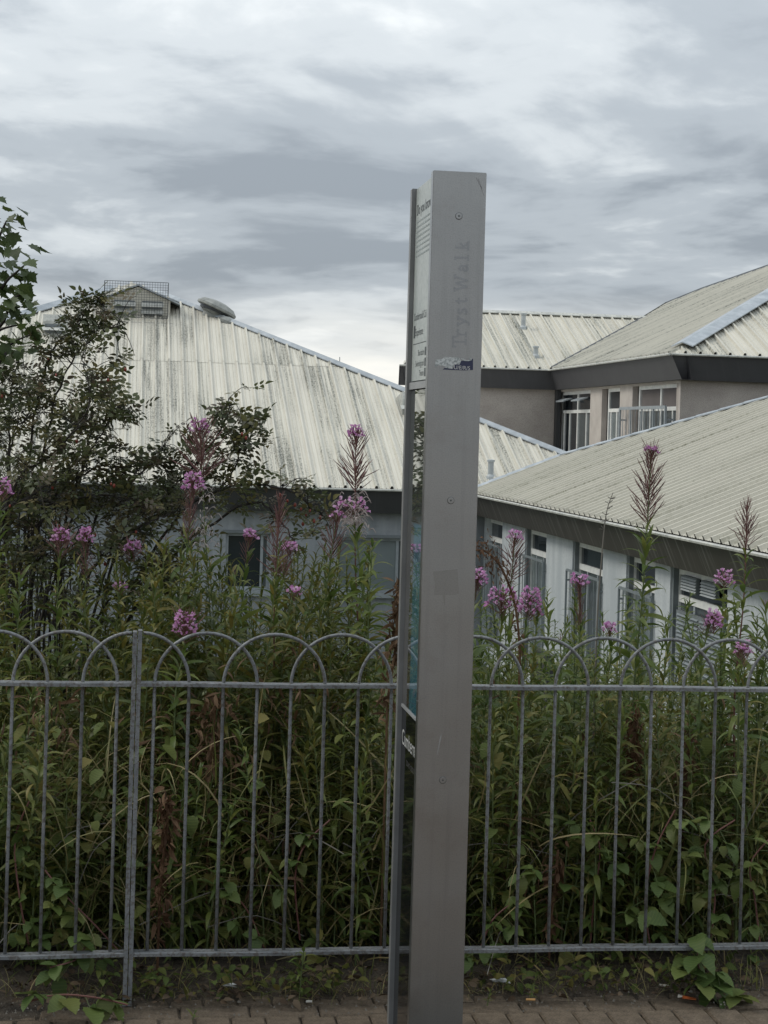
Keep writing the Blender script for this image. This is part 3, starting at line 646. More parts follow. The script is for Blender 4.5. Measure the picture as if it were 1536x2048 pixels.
# thin aerials on the skyline behind the hall roof
for i, (px_, y0, y1, lab) in enumerate(((661, 742, 717, 'thin aerial rod on the skyline above the hall roof, left of the pair'), (679, 748, 714, 'taller thin aerial rod on the skyline above the hall roof, right of the pair'))):
    a = at(px_, y0, 60); b_ = at(px_ + .5, y1, 60)
    tag(MB().tube([Vector((a.x, 60, -2.4)), a, b_], .014, 5).build('aerial', M['grille']), lab, 'aerial', 'aerials on the skyline')

# ------------------------------------------------------------------ railing
fence = empty('bow_top_railing', (0.026, 5.30, 0.03), 'grey galvanised bow-top railing in front of the weeds', 'fence')
FY = 5.30; SPC = 0.1014; ZR, ZBR = 0.948, 0.150
bars = {k: 0.0805 + SPC * k for k in range(0, 28)}; bars.update({-1 - k: -0.0285 - SPC * k for k in range(0, 14)})
def post_of(sx): return 0.026 + sx * 0.0075
for sx, h_ in ((-1, 1.104), (1, 1.108)):
    mb = MB(); x = post_of(sx); mb.box((x - .0062, FY - .02, .0), (x + .0062, FY + .02, h_)); mb.build('post', M['galv'], fence)
for x0, x1, nm in ((-1.5, .012, 'l'), (.040, 2.95, 'r')):
    for z_ in (ZR, ZBR):
        segs = 24; V = []; mb = MB()
        for i in range(segs):
            a = x0 + (x1 - x0) * i / segs; b_ = x0 + (x1 - x0) * (i + 1) / segs
            za = z_ + .0012 * math.sin(a * 9 + z_ * 7) + (.006 * min(0, a) if z_ < .5 and nm == 'l' else 0); zb = z_ + .0012 * math.sin(b_ * 9 + z_ * 7) + (.006 * min(0, b_) if z_ < .5 and nm == 'l' else 0)
            mb.add([(a, FY-.019, za-.006), (b_, FY-.019, zb-.006), (b_, FY+.019, zb-.006), (a, FY+.019, za-.006), (a, FY-.019, za+.004), (b_, FY-.019, zb+.004), (b_, FY+.019, zb+.004), (a, FY+.019, za+.004),
                    (a, FY-.017, za+.006), (b_, FY-.017, zb+.006), (b_, FY+.017, zb+.006), (a, FY+.017, za+.006)],
                   [(0,3,2,1), (0,1,5,4), (2,3,7,6), (4,5,9,8), (8,9,10,11), (6,7,11,10)] + ([(0,4,7,3)] if i == 0 else []) + ([(1,2,6,5)] if i == segs-1 else []))
        mb.build('rail', M['galv'], fence)
rad = 1.5 * SPC
def hoop(xa, xb, off, za=.15, full=True, post_x=None):
    P = []; y_ = FY + off
    lean = lambda: random.uniform(-.0012, .0012)
    if full:
        r_ = (xb - xa) / 2; cx = (xa + xb) / 2
        P = [(xa, FY, za), (xa + lean(), FY, .5), (xa, FY + off*.4, ZR - .01)] + [(cx - r_*math.cos(q), y_, ZR + r_*math.sin(q)) for q in np.linspace(0, math.pi, 25)] + [(xb, FY + off*.4, ZR - .01), (xb + lean(), FY, .5), (xb, FY, za)]
    else:
        r_ = abs(xb - xa); s_ = 1 if xb > xa else -1      # from post top xa down to bar xb
        P = [(xa + s_*r_*math.sin(q), y_, ZR + rad*math.cos(q)) for q in np.linspace(0.02, math.pi/2, 14)] + [(xb, FY, ZR - .01), (xb + lean(), FY, .5), (xb, FY, za)]
    MB().tube(P, .0051, 8).build('hoop', M['galv'], fence, smooth=True)
o_ = .006
hoop(0.040, bars[1], -o_, full=False); hoop(0.012, bars[-2], -o_, full=False)
s_ = 1
for k in range(0, 25, 2): hoop(bars[k], bars[k+3], o_ * s_); s_ = -s_
s_ = 1
for k in range(-1, -11, -2): hoop(bars[k-3], bars[k], o_ * s_); s_ = -s_

# ------------------------------------------------------------------ sign
SX0, SX1, SY, SZ = 0.774, 0.920, 4.700, 2.420
sign = empty('totem_sign', ((SX0+SX1)/2, 4.88, 0), 'tall narrow grey metal totem sign standing before the railing', 'sign')
def bevel_box(a, b_, r_, name, mat, parent):
    import bmesh
    me = MB().box(a, b_).mesh(name, mat); bm = bmesh.new(); bm.from_mesh(me)
    bmesh.ops.bevel(bm, geom=bm.edges[:], offset=r_, segments=2, affect='EDGES'); bmesh.ops.recalc_face_normals(bm, faces=bm.faces[:]); bm.to_mesh(me); bm.free(); return link(name, me, parent)
front = bevel_box((SX0, SY, -.05), (SX1, SY + .032, SZ), .0015, 'end_profile', M['sign'], sign); front['label'] = 'flat grey front edge of the sign'
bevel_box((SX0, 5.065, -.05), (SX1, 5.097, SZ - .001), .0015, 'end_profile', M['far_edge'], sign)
PXf = 0.787
MB().box((PXf + .012, SY + .03, -.05), (SX1 - .025, 5.07, SZ - .012)).build('core', M['steel_dark'], sign)
up_ = MB().box((PXf, SY + .034, 1.862), (PXf + .011, 5.062, SZ - .004)).build('text_panel', M['panel_white'], sign)
MB().box((PXf - .006, SY + .034, 1.838), (PXf + .011, 5.062, 1.858)).build('joint_bar', M['sign_edge'], sign)
MB().box((PXf, SY + .034, .935), (PXf + .011, 5.062, 1.835)).build('map_panel', M['map'], sign)
MB().box((PXf - .003, SY + .034, .925), (PXf + .011, 5.062, .933)).build('joint_bar', M['sign_edge'], sign)
low_ = MB().box((PXf, SY + .034, .0), (PXf + .011, 5.062, .922)).build('base_panel', M['black_gloss'], sign)
MB().box((SX1 - .024, SY + .034, .0), (SX1 - .013, 5.062, SZ - .004)).build('side_panel', M['panel_white'], sign)
MB().box((PXf + .004, SY + .034, SZ - .004), (SX1 - .013, 5.063, SZ - .001)).build('top_plate', M['sign_edge'], sign)
for z_ in (2.300, 1.535, 0.783):
    Mx = Matrix.Translation((.847, SY - .0002, z_)) @ Matrix.Rotation(R(90), 4, 'X')
    bo = MB().lathe([(.0098, 0), (.0098, .0006), (.0085, .0009)], Mx, 24).build('bolt', M['steel_dark'], sign)
    MB().lathe([(.0086, 0), (.0086, .0010), (.0080, .0012)], Mx, 24).build('bolt_head', M['sign'], bo)
    MB().lathe([(.0026, .0), (.0026, .0014)], Mx, 6).build('socket', M['ink'], bo)
# ghost letters, reading upwards
G = {'T': ([[(0,1),(.8,1)], [(.4,1),(.4,0)], [(.2,0),(.6,0)], [(.02,1),(.02,.78)], [(.78,1),(.78,.78)]], .8),
     'r': ([[(.15,.66),(.15,0)], [(0,0),(.34,0)], [(0,.66),(.15,.66)], [(.15,.45),(.25,.6),(.4,.67),(.52,.62)]], .56),
     'y': ([[(.06,.66),(.34,.04)], [(.62,.66),(.32,0),(.2,-.2),(.06,-.22)], [(-.04,.66),(.2,.66)], [(.46,.66),(.72,.66)]], .7),
     's': ([[(.45,.58),(.3,.66),(.12,.62),(.08,.5),(.2,.38),(.38,.3),(.46,.18),(.38,.04),(.2,0),(.06,.08)]], .55),
     't': ([[(.18,.88),(.18,.14),(.28,.02),(.42,.06)], [(0,.62),(.4,.62)]], .46),
     'W': ([[(.06,1),(.3,0)], [(.3,0),(.55,.9)], [(.55,.9),(.8,0)], [(.8,0),(1.06,1)], [(-.06,1),(.22,1)], [(.9,1),(1.2,1)]], 1.15),
     'a': ([[(.08,.55),(.2,.66),(.36,.64),(.44,.5),(.44,.08),(.56,.02)], [(.44,.4),(.2,.36),(.06,.22),(.1,.06),(.24,.0),(.44,.14)]], .6),
     'l': ([[(.18,1),(.18,0)], [(0,0),(.38,0)], [(.02,1),(.18,1)]], .4),
     'k': ([[(.14,1),(.14,0)], [(.14,.28),(.48,.64)], [(.26,.38),(.54,.02)], [(0,0),(.3,0)], [(.42,0),(.66,0)]], .66)}
CAP = 0.0345; XBASE = 0.8755
gl = None
for ch, zpx in (('T', 694), ('r', 673), ('y', 651), ('s', 629), ('t', 607), ('W', 581), ('a', 543), ('l', 520), ('k', 499)):
    mb = MB(); z0 = at(920, zpx, SY).z
    for si, stroke in enumerate(G[ch][0]):
        for (a, b_) in zip(stroke[:-1], stroke[1:]):
            d = Vector((b_[0]-a[0], b_[1]-a[1])); d.normalize(); n_ = Vector((-d.y, d.x)) * .082; ex = d * .05
            Q = [(a[0]+n_.x-ex.x, a[1]+n_.y-ex.y), (b_[0]+n_.x+ex.x, b_[1]+n_.y+ex.y), (b_[0]-n_.x+ex.x, b_[1]-n_.y+ex.y), (a[0]-n_.x-ex.x, a[1]-n_.y-ex.y)]
            qn = mb.n // 4; yo = SY - .0003 - .00012 * qn
            mb.add([(XBASE - q[1]*CAP, yo, z0 + q[0]*CAP) for q in Q], [(0, 1, 2, 3)])
    mb.build('ghost_letter', M['ghost'], front)
def text(body, size, Mx, mat, parent, name='lettering', align='LEFT'):
    cu = bpy.data.curves.new(name, 'FONT'); cu.body = body; cu.size = size; cu.align_x = align
    o = bpy.data.objects.new(name, cu); COL.objects.link(o)
    dg = bpy.context.evaluated_depsgraph_get(); me = bpy.data.meshes.new_from_object(o.evaluated_get(dg))
    bpy.data.objects.remove(o); bpy.data.curves.remove(cu)
    me.transform(Mx); me.materials.clear(); me.materials.append(mat); return link(name, me, parent)
def side_M(y_, z_): return Matrix(((0, 0, -1, PXf - .0007), (-1, 0, 0, y_), (0, 1, 0, z_), (0, 0, 0, 1)))   # text runs towards the camera, faces -X
text('Do you know', .044, side_M(5.045, 2.338), M['ink'], up_)
mb = MB()
for r_ in range(8):
    z_ = 2.315 - r_ * .014; y_ = 5.045
    while y_ > 4.80:
        L_ = random.uniform(.008, .03); mb.box((PXf - .0006, max(4.80, y_ - L_), z_), (PXf - .0002, y_, z_ + .005)); y_ -= L_ + .006
mb.build('small_print', M['panel_print'], up_)['kind'] = 'stuff'
text('Cumbernauld Col', .030, side_M(5.04, 2.035), M['ink'], up_)
MB().box((PXf - .0006, 5.015, 1.985), (PXf - .0002, 5.042, 2.020)).build('pictogram', M['ink'], up_)
text('Experience', .030, side_M(5.01, 1.990), M['ink'], up_)
MB().box((PXf - .0006, 4.82, 1.966), (PXf - .0002, 5.045, 1.968)).build('rule', M['ink'], up_)
for z_, tx in ((1.932, 'Bus station'), (1.902, 'Swimming pool'), (1.874, 'Theatre')):
    text(tx, .024, side_M(4.845, z_), M['ink'], up_, align='RIGHT')
    MB().box((PXf - .0006, 4.815, z_ - .003), (PXf - .0002, 4.835, z_ + .020)).build('pictogram', M['ink'], up_)
text('Cumbernauld', .062, side_M(5.046, .822), M['white_ink'], low_)
text('town centre', .032, side_M(4.955, .775), M['residue'], low_)
# torn sticker, glue residue, scratches
st = empty('torn_sticker', (.845, SY - .001, 1.89), 'torn navy and white sticker on the front of the sign', 'sticker')
fp = lambda x, y_: at(x, y_, SY)
def patch(pts, mat, parent, name, off):
    V = [(fp(*p).x, SY - off, fp(*p).z) for p in pts]; V += [(v[0], v[1] - .00025, v[2]) for v in V]; n_ = len(pts)
    return MB().add(V, [tuple(range(n_)), tuple(range(n_, 2*n_))[::-1]] + [(i, (i+1) % n_, n_ + (i+1) % n_, n_ + i) for i in range(n_)]).build(name, mat, parent)
patch([(885,739),(889,736),(906,737),(910,728),(921,722),(943,719),(946,717),(946,740),(930,741),(905,740)], M['navy'], st, 'printed_layer', .0004)
patch([(870,734),(871,720),(884,718),(889,714),(918,715),(922,722),(919,729),(908,729),(905,738),(892,736),(886,731),(877,731)], M['paper'], st, 'paper_layer', .0009)
patch([(921,717),(927,717),(931,720),(938,720),(938,716),(943,717),(943,721),(937,722),(929,722)], M['paper'], st, 'paper_layer', .0010)
Mx = Matrix(((1, 0, 0, fp(907, 739).x), (0, 0, -1, SY - .0014), (0, 1, 0, fp(907, 738).z), (0, 0, 0, 1))) @ Matrix.Rotation(R(-2), 4, 'Z')
text('U/E/R/S', .0145, Mx, M['white_ink'], st)
patch([(866,1143),(915,1138),(918,1187),(910,1190),(868,1190),(870,1170)], M['residue'], front, 'glue_residue', .0003)
patch([(885,1190),(891,1190),(889,1212)], M['residue'], front, 'glue_residue', .0003)
for a, b_ in (((882,1471),(874,1510)), ((953,356),(964,378)), ((957,358),(968,392)), ((833,1402),(858,1392))):
    d = Vector((b_[0]-a[0], b_[1]-a[1])).normalized(); n_ = Vector((-d.y, d.x)) * .9
    patch([(a[0]-n_.x, a[1]-n_.y), (b_[0]-n_.x*.4, b_[1]-n_.y*.4), (b_[0]+n_.x*.4, b_[1]+n_.y*.4), (a[0]+n_.x, a[1]+n_.y)], M['sign_edge'] if a[1] != 1402 else M['ghost'], front, 'scratch', .0003)
#PLANTS
# ------------------------------------------------------------------ leaf shapes (axis +Y, face up +Z) and scattering
def curve_leaf(W, prof, seg, a0, droop, fold=0.25, curl=0.0, teeth=0.0):
    y, z = 0.0, 0.0; V = []; UV = []
    for i in range(seg + 1):
        t_ = i / seg
        w_ = W * prof(t_) * (1 + (teeth if i % 2 else -teeth) * (0 < i < seg))
        a = a0 - droop * t_
        V += [(-w_, y - .0, z + fold * w_), (0, y, z), (w_, y, z + fold * w_)]; UV += [(0, t_)] * 3
        y += math.cos(a) / seg; z += math.sin(a) / seg
    F = []
    for i in range(seg): k = 3 * i; F += [(k, k+1, k+4, k+3), (k+1, k+2, k+5, k+4)]
    return np.array(V), F, np.array(UV)
lance = lambda t_: max(0.02, math.sin(math.pi * min(1, t_ ** 0.75 * 1.0)) ** 0.9) if t_ < 1 else 0.0
ovate = lambda t_: (math.sin(math.pi * t_ ** 0.62) ** 0.75 if 0 < t_ < 1 else 0.03) * (1 if t_ < .8 else .86)
T_LANCE = [curve_leaf(.072, lance, 6, a, d, .3) for a, d in ((.45, 1.1), (.35, 1.6), (.55, .7), (.2, 1.9))]
T_OV = [curve_leaf(.34, ovate, 9, a, d, .22, teeth=.07) for a, d in ((.15, .5), (.05, .9), (.2, .2))]
T_ROSE = [curve_leaf(.27, ovate, 5, a, d, .25) for a, d in ((.1, .4), (.15, .8))]
T_GRASS = [curve_leaf(w_, lambda t_: (1 - t_) ** .6 * (.6 + .4 * min(1, t_ * 4)), 7, a, d, .3) for w_, a, d in ((.011, 1.4, 1.3), (.009, 1.45, 2.2), (.012, 1.3, .5), (.007, 1.5, 2.9))]
T_PETAL = [curve_leaf(.42, lambda t_: (.25, .85, 1.0, .55)[min(3, int(t_ * 3 + .01))], 3, .5, .6, .15)]
def pod_t():
    V = []; F = []
    for i, (y_, r_) in enumerate(((0, .012), (.25, .02), (.8, .018), (1, .006))):
        for k in range(3): V.append((r_ * math.cos(2.094 * k), y_, r_ * math.sin(2.094 * k) + .10 * y_ * y_))
    for i in range(3):
        for k in range(3): F.append((3*i+k, 3*i+(k+1) % 3, 3*i+3+(k+1) % 3, 3*i+3+k))
    return np.array(V), F, np.array([(0, v[1]) for v in V])
T_POD = [pod_t()]
def maple_t(seed):
    r = np.random.default_rng(seed); pts = []
    out_ = [(0, .0), (.10, .05), (.34, -.04), (.30, .14), (.52, .24), (.40, .34), (.56, .56), (.34, .54), (.26, .60), (.20, .74), (.12, .78), (.0, 1.0)]
    L_ = [(x, y_) for x, y_ in out_] + [(-x, y_) for x, y_ in out_[-2:0:-1]]
    V = [(0, .36, -.02)] + [(x * (1 + r.uniform(-.08, .08)), y_ + r.uniform(-.02, .02), .18 * abs(x) - .25 * max(0, y_ - .4) ** 2) for x, y_ in L_]
    n_ = len(L_); return np.array(V), [(0, 1 + i, 1 + (i + 1) % n_) for i in range(n_)], np.array([(0, v[1]) for v in V])
T_MAPLE = [maple_t(k) for k in range(3)]

def rots(az, pitch, roll):
    """leaf axis +Y turned to azimuth az (from +X), raised by pitch, rolled about itself"""
    az, pitch, roll = (np.asarray(a, float) for a in (az, pitch, roll)); n_ = len(az)
    def mat(c00, c01, c02, c10, c11, c12, c20, c21, c22):
        m_ = np.empty((n_, 3, 3))
        for i, v in enumerate((c00, c01, c02, c10, c11, c12, c20, c21, c22)): m_[:, i // 3, i % 3] = v
        return m_
    ca, sa = np.cos(az - np.pi/2), np.sin(az - np.pi/2); cp, sp_ = np.cos(pitch), np.sin(pitch); cr_, sr = np.cos(roll), np.sin(roll)
    return mat(ca, -sa, 0, sa, ca, 0, 0, 0, 1) @ mat(1, 0, 0, 0, cp, -sp_, 0, sp_, cp) @ mat(cr_, 0, sr, 0, 1, 0, -sr, 0, cr_)
def scatter(mb, T, pos, Rm, scale, wide=None):
    """join one leaf shape many times into a mesh builder; u = a random number per leaf"""
    pos = np.asarray(pos, float); n_ = len(pos)
    if n_ == 0: return
    which = rng.integers(0, len(T), n_)
    for k, (V, F, UV) in enumerate(T):
        ix = np.nonzero(which == k)[0]
        if len(ix) == 0: continue
        VV = V[None] * np.asarray(scale)[ix, None, None]
        if wide is not None: VV = VV * np.stack([np.asarray(wide)[ix], np.ones(len(ix)), np.ones(len(ix))], -1)[:, None, :]
        P = np.einsum('nij,nkj->nki', Rm[ix], VV) + pos[ix, None, :]
        u = np.repeat(rng.random(len(ix)), len(V)); uv = np.stack([u, np.tile(UV[:, 1], len(ix))], -1)
        off = (np.arange(len(ix)) * len(V))[:, None]
        fs = []
        for q in F: fs.append(np.asarray(q)[None] + off)
        allf = []
        for a in fs: allf += a.tolist()
        mb.add(P.reshape(-1, 3), allf, uv)
leafmesh = {}
def leaf_meshes(key, T, mat):
    if key not in leafmesh:
        L_ = []
        for V, F, UV in T: L_.append(MB().add(V, F, UV).mesh('leaf', mat, True, True))
        leafmesh[key] = L_
    return leafmesh[key]
def place_leaf(parent, key, T, mat, pos, az, pitch, roll, scale, wide=1.0, name='leaf'):
    me = random.choice(leaf_meshes(key, T, mat))
    r3 = rots([az], [pitch], [roll])[0]
    Mx = Matrix.Translation(Vector(pos)) @ Matrix(r3.tolist()).to_4x4() @ Matrix.Diagonal((scale * wide, scale, scale, 1))
    return link(name, me, parent, Mx)
def gz(Y): return float(bank_z(np.array(Y))) - .02
def bez(P, n_=14):
    """smooth curve through the points"""
    P = [Vector(p) for p in P]; o = []
    if len(P) == 2: return [P[0].lerp(P[1], i / n_) for i in range(n_ + 1)]
    for i in range(len(P) - 1):
        p0, p1, p2, p3 = P[max(i-1, 0)], P[i], P[i+1], P[min(i+2, len(P)-1)]
        m_ = max(3, n_ // (len(P) - 1))
        for k in range(m_):
            t_ = k / m_; o.append(.5 * ((2*p1) + (p2-p0)*t_ + (2*p0-5*p1+4*p2-p3)*t_*t_ + (3*p1-p0-3*p2+p3)*t_**3))
    o.append(P[-1]); return o
GA = 2.39996

# ------------------------------------------------------------------ undergrowth that nobody could count
def shoots(n_, xr, yr, srange, mat_name, name, label, seed, leaf=.098, minz=.2):
    r = np.random.default_rng(seed); stems = MB(); mb = MB(); pos = []; az = []; pit = []; scl = []; wd = []
    for _ in range(n_):
        Y = r.uniform(*yr); X = r.uniform(*xr) * (Y / 6.0) + 0.02
        s_ = r.uniform(*srange); zt_ = EYE - s_ * Y; zb = gz(Y)
        if zt_ < zb + .15: continue
        H = zt_ - zb; lx, ly = r.normal(0, .07) * H, r.normal(0, .06) * H
        P = bez([(X, Y, zb), (X + lx*.3, Y + ly*.3, zb + H*.5), (X + lx, Y + ly, zt_)], 6)
        stems.tube(P, [.0035 - .002 * i / len(P) for i in range(len(P))], 4, False)
        m_ = int(H / .0135); a0 = r.uniform(0, 6.28)
        for i in range(m_):
            t_ = .22 + .78 * i / m_; f_ = t_ * (len(P) - 1); k = min(int(f_), len(P) - 2); q = P[k].lerp(P[k+1], f_ - k)
            pos.append(tuple(q)); az.append(a0 + GA * i + r.normal(0, .3)); pit.append(-.25 + 1.15 * t_ ** 2 + r.normal(0, .22))
            scl.append(leaf * r.uniform(.7, 1.25) * (1.0 - .62 * max(0, t_ - .72) / .28)); wd.append(r.uniform(.8, 1.3))
    pos = np.array(pos); scatter(mb, T_LANCE, pos, rots(az, pit, r.normal(0, .35, len(az))), scl, wd)
    o = mb.build(name, M[mat_name], None, True, True); tag(o, label, 'weeds', kind='stuff')
    so = stems.build('stems', M['stem_green'], o); so['kind'] = 'stuff'
    return o
shoots(520, (-1.15, 2.5), (5.55, 8.4), (.116, .20), 'mass_leaf', 'undergrowth', 'dense mass of narrow-leaved green weeds filling the bank behind the railing', 21)
shoots(150, (-1.1, .22), (6.1, 8.0), (.068, .14), 'mass_leaf', 'undergrowth', 'taller leafy weeds massed below the rose bush on the left', 22)
shoots(200, (-1.1, 2.4), (5.5, 6.2), (.14, .25), 'wh_leaf', 'undergrowth', 'short bright leafy shoots massed close behind the railing bars', 23)
shoots(110, (1.05, 2.5), (5.9, 7.6), (.085, .15), 'wh_leaf', 'undergrowth', 'fresh green leafy shoots massed on the right behind the railing', 24)
shoots(105, (.0, .78), (5.8, 7.2), (.062, .125), 'wh_leaf_b', 'undergrowth', 'leafy green stems massed above the hoops between the post and the sign', 25)
# grass
n_ = 11000; r = np.random.default_rng(31); Y = r.uniform(5.52, 7.2, n_); X = r.uniform(-1.1, 2.4, n_) * Y / 6
mb = MB(); zb = np.array([gz(y_) for y_ in Y]) + r.uniform(0, .62, n_) * (r.random(n_) < .75)
scatter(mb, T_GRASS, np.stack([X, Y, zb], -1), rots(r.uniform(0, 6.28, n_), r.normal(-.25, .55, n_), r.normal(0, .5, n_)), r.uniform(.12, .42, n_), r.uniform(.6, 1.3, n_))
tag(mb.build('grass_tangle', M['grass'], None, True, True), 'tangle of long green and straw-coloured grass blades behind the railing', 'grass', kind='stuff')
n_ = 1500; Y = r.uniform(5.27, 5.52, n_); X = r.uniform(-.8, 2.3, n_); mb = MB()
scatter(mb, T_GRASS, np.stack([X, Y, np.full(n_, .015)], -1), rots(r.uniform(0, 6.28, n_), r.normal(-.3, .4, n_), r.normal(0, .3, n_)), r.uniform(.03, .12, n_), r.uniform(1, 2.2, n_))
tag(mb.build('grass_tufts', M['grass'], None, True, True), 'short grass and moss tufts along the foot of the railing', 'grass', kind='stuff')
# low broad leaves in the mass
n_ = 3600; Y = r.uniform(5.5, 6.9, n_); X = r.uniform(-1.1, 2.4, n_) * Y / 6; mb = MB()
Z = np.array([gz(y_) for y_ in Y]) + r.uniform(.02, .82, n_)
keep = (r.random(n_) < np.where(X > 1.0, 1.0, .75) * np.where(Z > .5, .45, 1.0)); X, Y, Z = X[keep], Y[keep], Z[keep]; k_ = len(X)
scatter(mb, T_OV, np.stack([X, Y, Z], -1), rots(r.uniform(-2.9, -.2, k_), r.normal(-.4, .45, k_), r.normal(0, .4, k_)), r.uniform(.035, .072, k_))
tag(mb.build('bramble_thicket', M['br_leaf_old'], None, True, True), 'low thicket of dark bramble leaves deep behind the railing', 'brambles', kind='stuff')
n_ = 900; mb = MB(); X = r.uniform(-.9, 2.4, n_); Y = 5.30 + np.abs(r.normal(0, .07, n_)) - .05 * (r.random(n_) < .4); cl = np.sin(X * 5.1) + np.sin(X * 11.3 + 1) + .6 * np.sin(X * 23) + r.normal(0, .5, n_); kp = cl > -.2; X, Y = X[kp], Y[kp]; k_ = len(X)
scatter(mb, T_ROSE, np.stack([X, Y, r.uniform(.025, .10, k_)], -1), rots(r.uniform(-3.1, 0, k_), r.normal(-.1, .5, k_), r.normal(0, .5, k_)), r.uniform(.018, .045, k_))
tag(mb.build('ground_cover', M['br_leaf_old'], None, True, True), 'low small-leaved weeds spilling under the bottom rail', 'ground cover', kind='stuff')
# dead stalks and twigs threaded through
mb = MB()
for _ in range(170):
    Y = random.uniform(5.45, 6.8); X = random.uniform(-1.0, 2.3) * Y / 6; z_ = gz(Y) + random.uniform(.02, .5); a = random.uniform(0, 6.28); L_ = random.uniform(.15, .55)
    P = Vector((X, Y, z_)); d = Vector((math.cos(a), .4 * math.sin(a), random.uniform(-.2, .9))).normalized() * L_
    mb.tube(bez([P, P + d*.5 + Vector((0, 0, .05)), P + d], 5), .0016, 4, False)
tag(mb.build('dead_twigs', M['cane_pale'], None), 'pale dead stalks and twigs threaded through the weeds', 'twigs', kind='stuff')

n_ = 800; mb = MB(); cx_s = [(.10, 5.8, .6), (.30, 5.75, .75), (1.05, 5.8, .7), (1.62, 5.8, .62), (.55, 5.85, .8), (-.25, 5.9, .7), (2.0, 5.9, .6), (1.3, 5.7, .35), (.45, 5.7, .35)]
pos = []
for k in range(n_): c_ = cx_s[k % len(cx_s)]; pos.append((c_[0] + r.normal(0, .07), c_[1] + r.normal(0, .08), c_[2] + r.normal(0, .12)))
scatter(mb, T_LANCE, pos, rots(r.uniform(0, 6.28, n_), r.normal(-.5, .5, n_), r.normal(0, .6, n_)), r.uniform(.04, .09, n_), r.uniform(.5, 1.2, n_))
tag(mb.build('dry_leaves', M['brown'], None, True, True), 'patches of dry brown withered leaves hanging in the weeds', 'dead leaves', kind='stuff')

# ------------------------------------------------------------------ rosebay willowherb, one by one
def willowherb(px_, py_, Y, pxb, p_leaf, fl, pods, spread, label, leaf=.112, lmat='wh_leaf', fluff=0, bare=False, leaf_len=420, nleaf=62, podlen=.085, spread_top=1.0):
    """tip at pixel (px_,py_); pxb: where the stem crosses y=1380; p_leaf: y where leaves begin; fl: flower count; pods: (y0,y1)"""
    tip = at(px_, py_, Y); mid = at(pxb, 1380, Y); base = Vector((mid.x + random.uniform(-.02, .02), Y, gz(Y)))
    root = empty('willowherb', base, label, 'willowherb', 'rosebay willowherb behind the railing')
    path = bez([base, base.lerp(mid, .7), mid, mid.lerp(tip, .5) + Vector((random.uniform(-.012, .012), random.uniform(-.02, .02), 0)), tip], 28)
    MB().tube(path, [.0048 - .0034 * i / len(path) for i in range(len(path))], 6).build('stem', M['stem_red' if bare else 'stem_green'], root, True)
    zs = [p.z for p in path]
    def on(py__):
        z_ = at(px_, py__, Y).z
        for a, b_ in zip(path[:-1], path[1:]):
            if a.z <= z_ <= b_.z: return a.lerp(b_, (z_ - a.z) / max(1e-6, b_.z - a.z))
        return Vector(tip) if z_ > tip.z else Vector(base)
    a0 = random.uniform(0, 6.28); p1 = min(p_leaf + leaf_len, 1640)
    nl = nleaf
    for i in range(nl):
        f_ = i / max(1, nl - 1); q = on(p_leaf + (p1 - p_leaf) * f_)
        pit = .75 - .75 * min(1, f_ * 2.2) + random.gauss(0, .15)
        place_leaf(root, lmat, T_LANCE, M[lmat], q, a0 + GA * i + random.gauss(0, .2), pit, random.gauss(0, .3), leaf * random.uniform(.8, 1.2) * (.55 + .45 * min(1, f_ * 4)), random.uniform(.85, 1.3))
    if pods:
        y0, y1 = pods; m_ = int((y1 - y0) / 1.15); mb = MB(); pos = []; az = []; pit = []; scl = []
        for i in range(m_):
            if random.random() < .2: continue
            f_ = i / m_; q = on(y1 + (y0 - y1) * f_); pos.append(tuple(q)); az.append(GA * i + random.gauss(0, .2))
            pit.append((.62 + .42 * f_) / spread + random.gauss(0, .15)); scl.append(podlen * random.uniform(.8, 1.25) * (1 - .35 * f_ * f_))
        scatter(mb, T_POD, pos, rots(az, np.clip(pit, .2, 1.4), np.zeros(len(az))), scl); mb.build('seed_pods', M['pod'], root, True, True)
    if fl:
        mb = MB(); st_ = MB(); pos = []; az = []; pit = []; scl = []
        rad_ = (.010 + .0011 * fl ** .5 * 3) * random.uniform(.85, 1.2)
        for i in range(fl):
            f_ = i / fl; a = GA * i; h_ = .045 * (fl / 22) * (1 - f_)
            c_ = Vector(tip) + Vector((math.cos(a) * rad_ * (1.15 - .5 * f_) * spread_top, math.sin(a) * rad_ * (1.15 - .5 * f_), -h_ + random.uniform(-.004, .004) + .006))
            s0 = Vector(tip) + Vector((0, 0, -h_ - .02)); st_.tube([s0, c_], .0012, 4, False)
            for k in range(4):
                pos.append(tuple(c_)); az.append(a + (k - 1.5) * 1.25 + random.gauss(0, .3)); pit.append(random.gauss(.35, .5)); scl.append(random.uniform(.007, .0145))
        scatter(mb, T_PETAL, pos, rots(az, pit, rng.normal(0, .6, len(az))), scl)
        fo = mb.build('flower_head', M['petal'], root, True, True); st_.build('flower_stalks', M['stem_red'], fo)
    else:
        mb = MB(); k_ = 10
        scatter(mb, T_POD, [tuple(tip)] * k_, rots(rng.uniform(0, 6.28, k_), rng.uniform(.3, 1.4, k_), np.zeros(k_)), rng.uniform(.015, .03, k_)); mb.build('bud_tip', M['pod'], root, True, True)
    if fluff:
        y0, y1 = fluff; mb = MB()
        for i in range(85):
            q = on(random.uniform(y0, y1)) + Vector((random.gauss(.0, .022), random.gauss(0, .02), random.gauss(0, .01))); a = random.uniform(0, 6.28); L_ = random.uniform(.012, .04)
            mb.tube(bez([q, q + Vector((math.cos(a)*L_*.6, math.sin(a)*L_*.6, L_*.3)), q + Vector((math.cos(a)*L_*1.1, math.sin(a)*L_, -L_*.25))], 5), [.0004] + [random.uniform(.0007, .0022)] * 4 + [.0004], 4, False)
        mb.build('seed_fluff', M['fluff'], root)['kind'] = 'stuff'
    return root
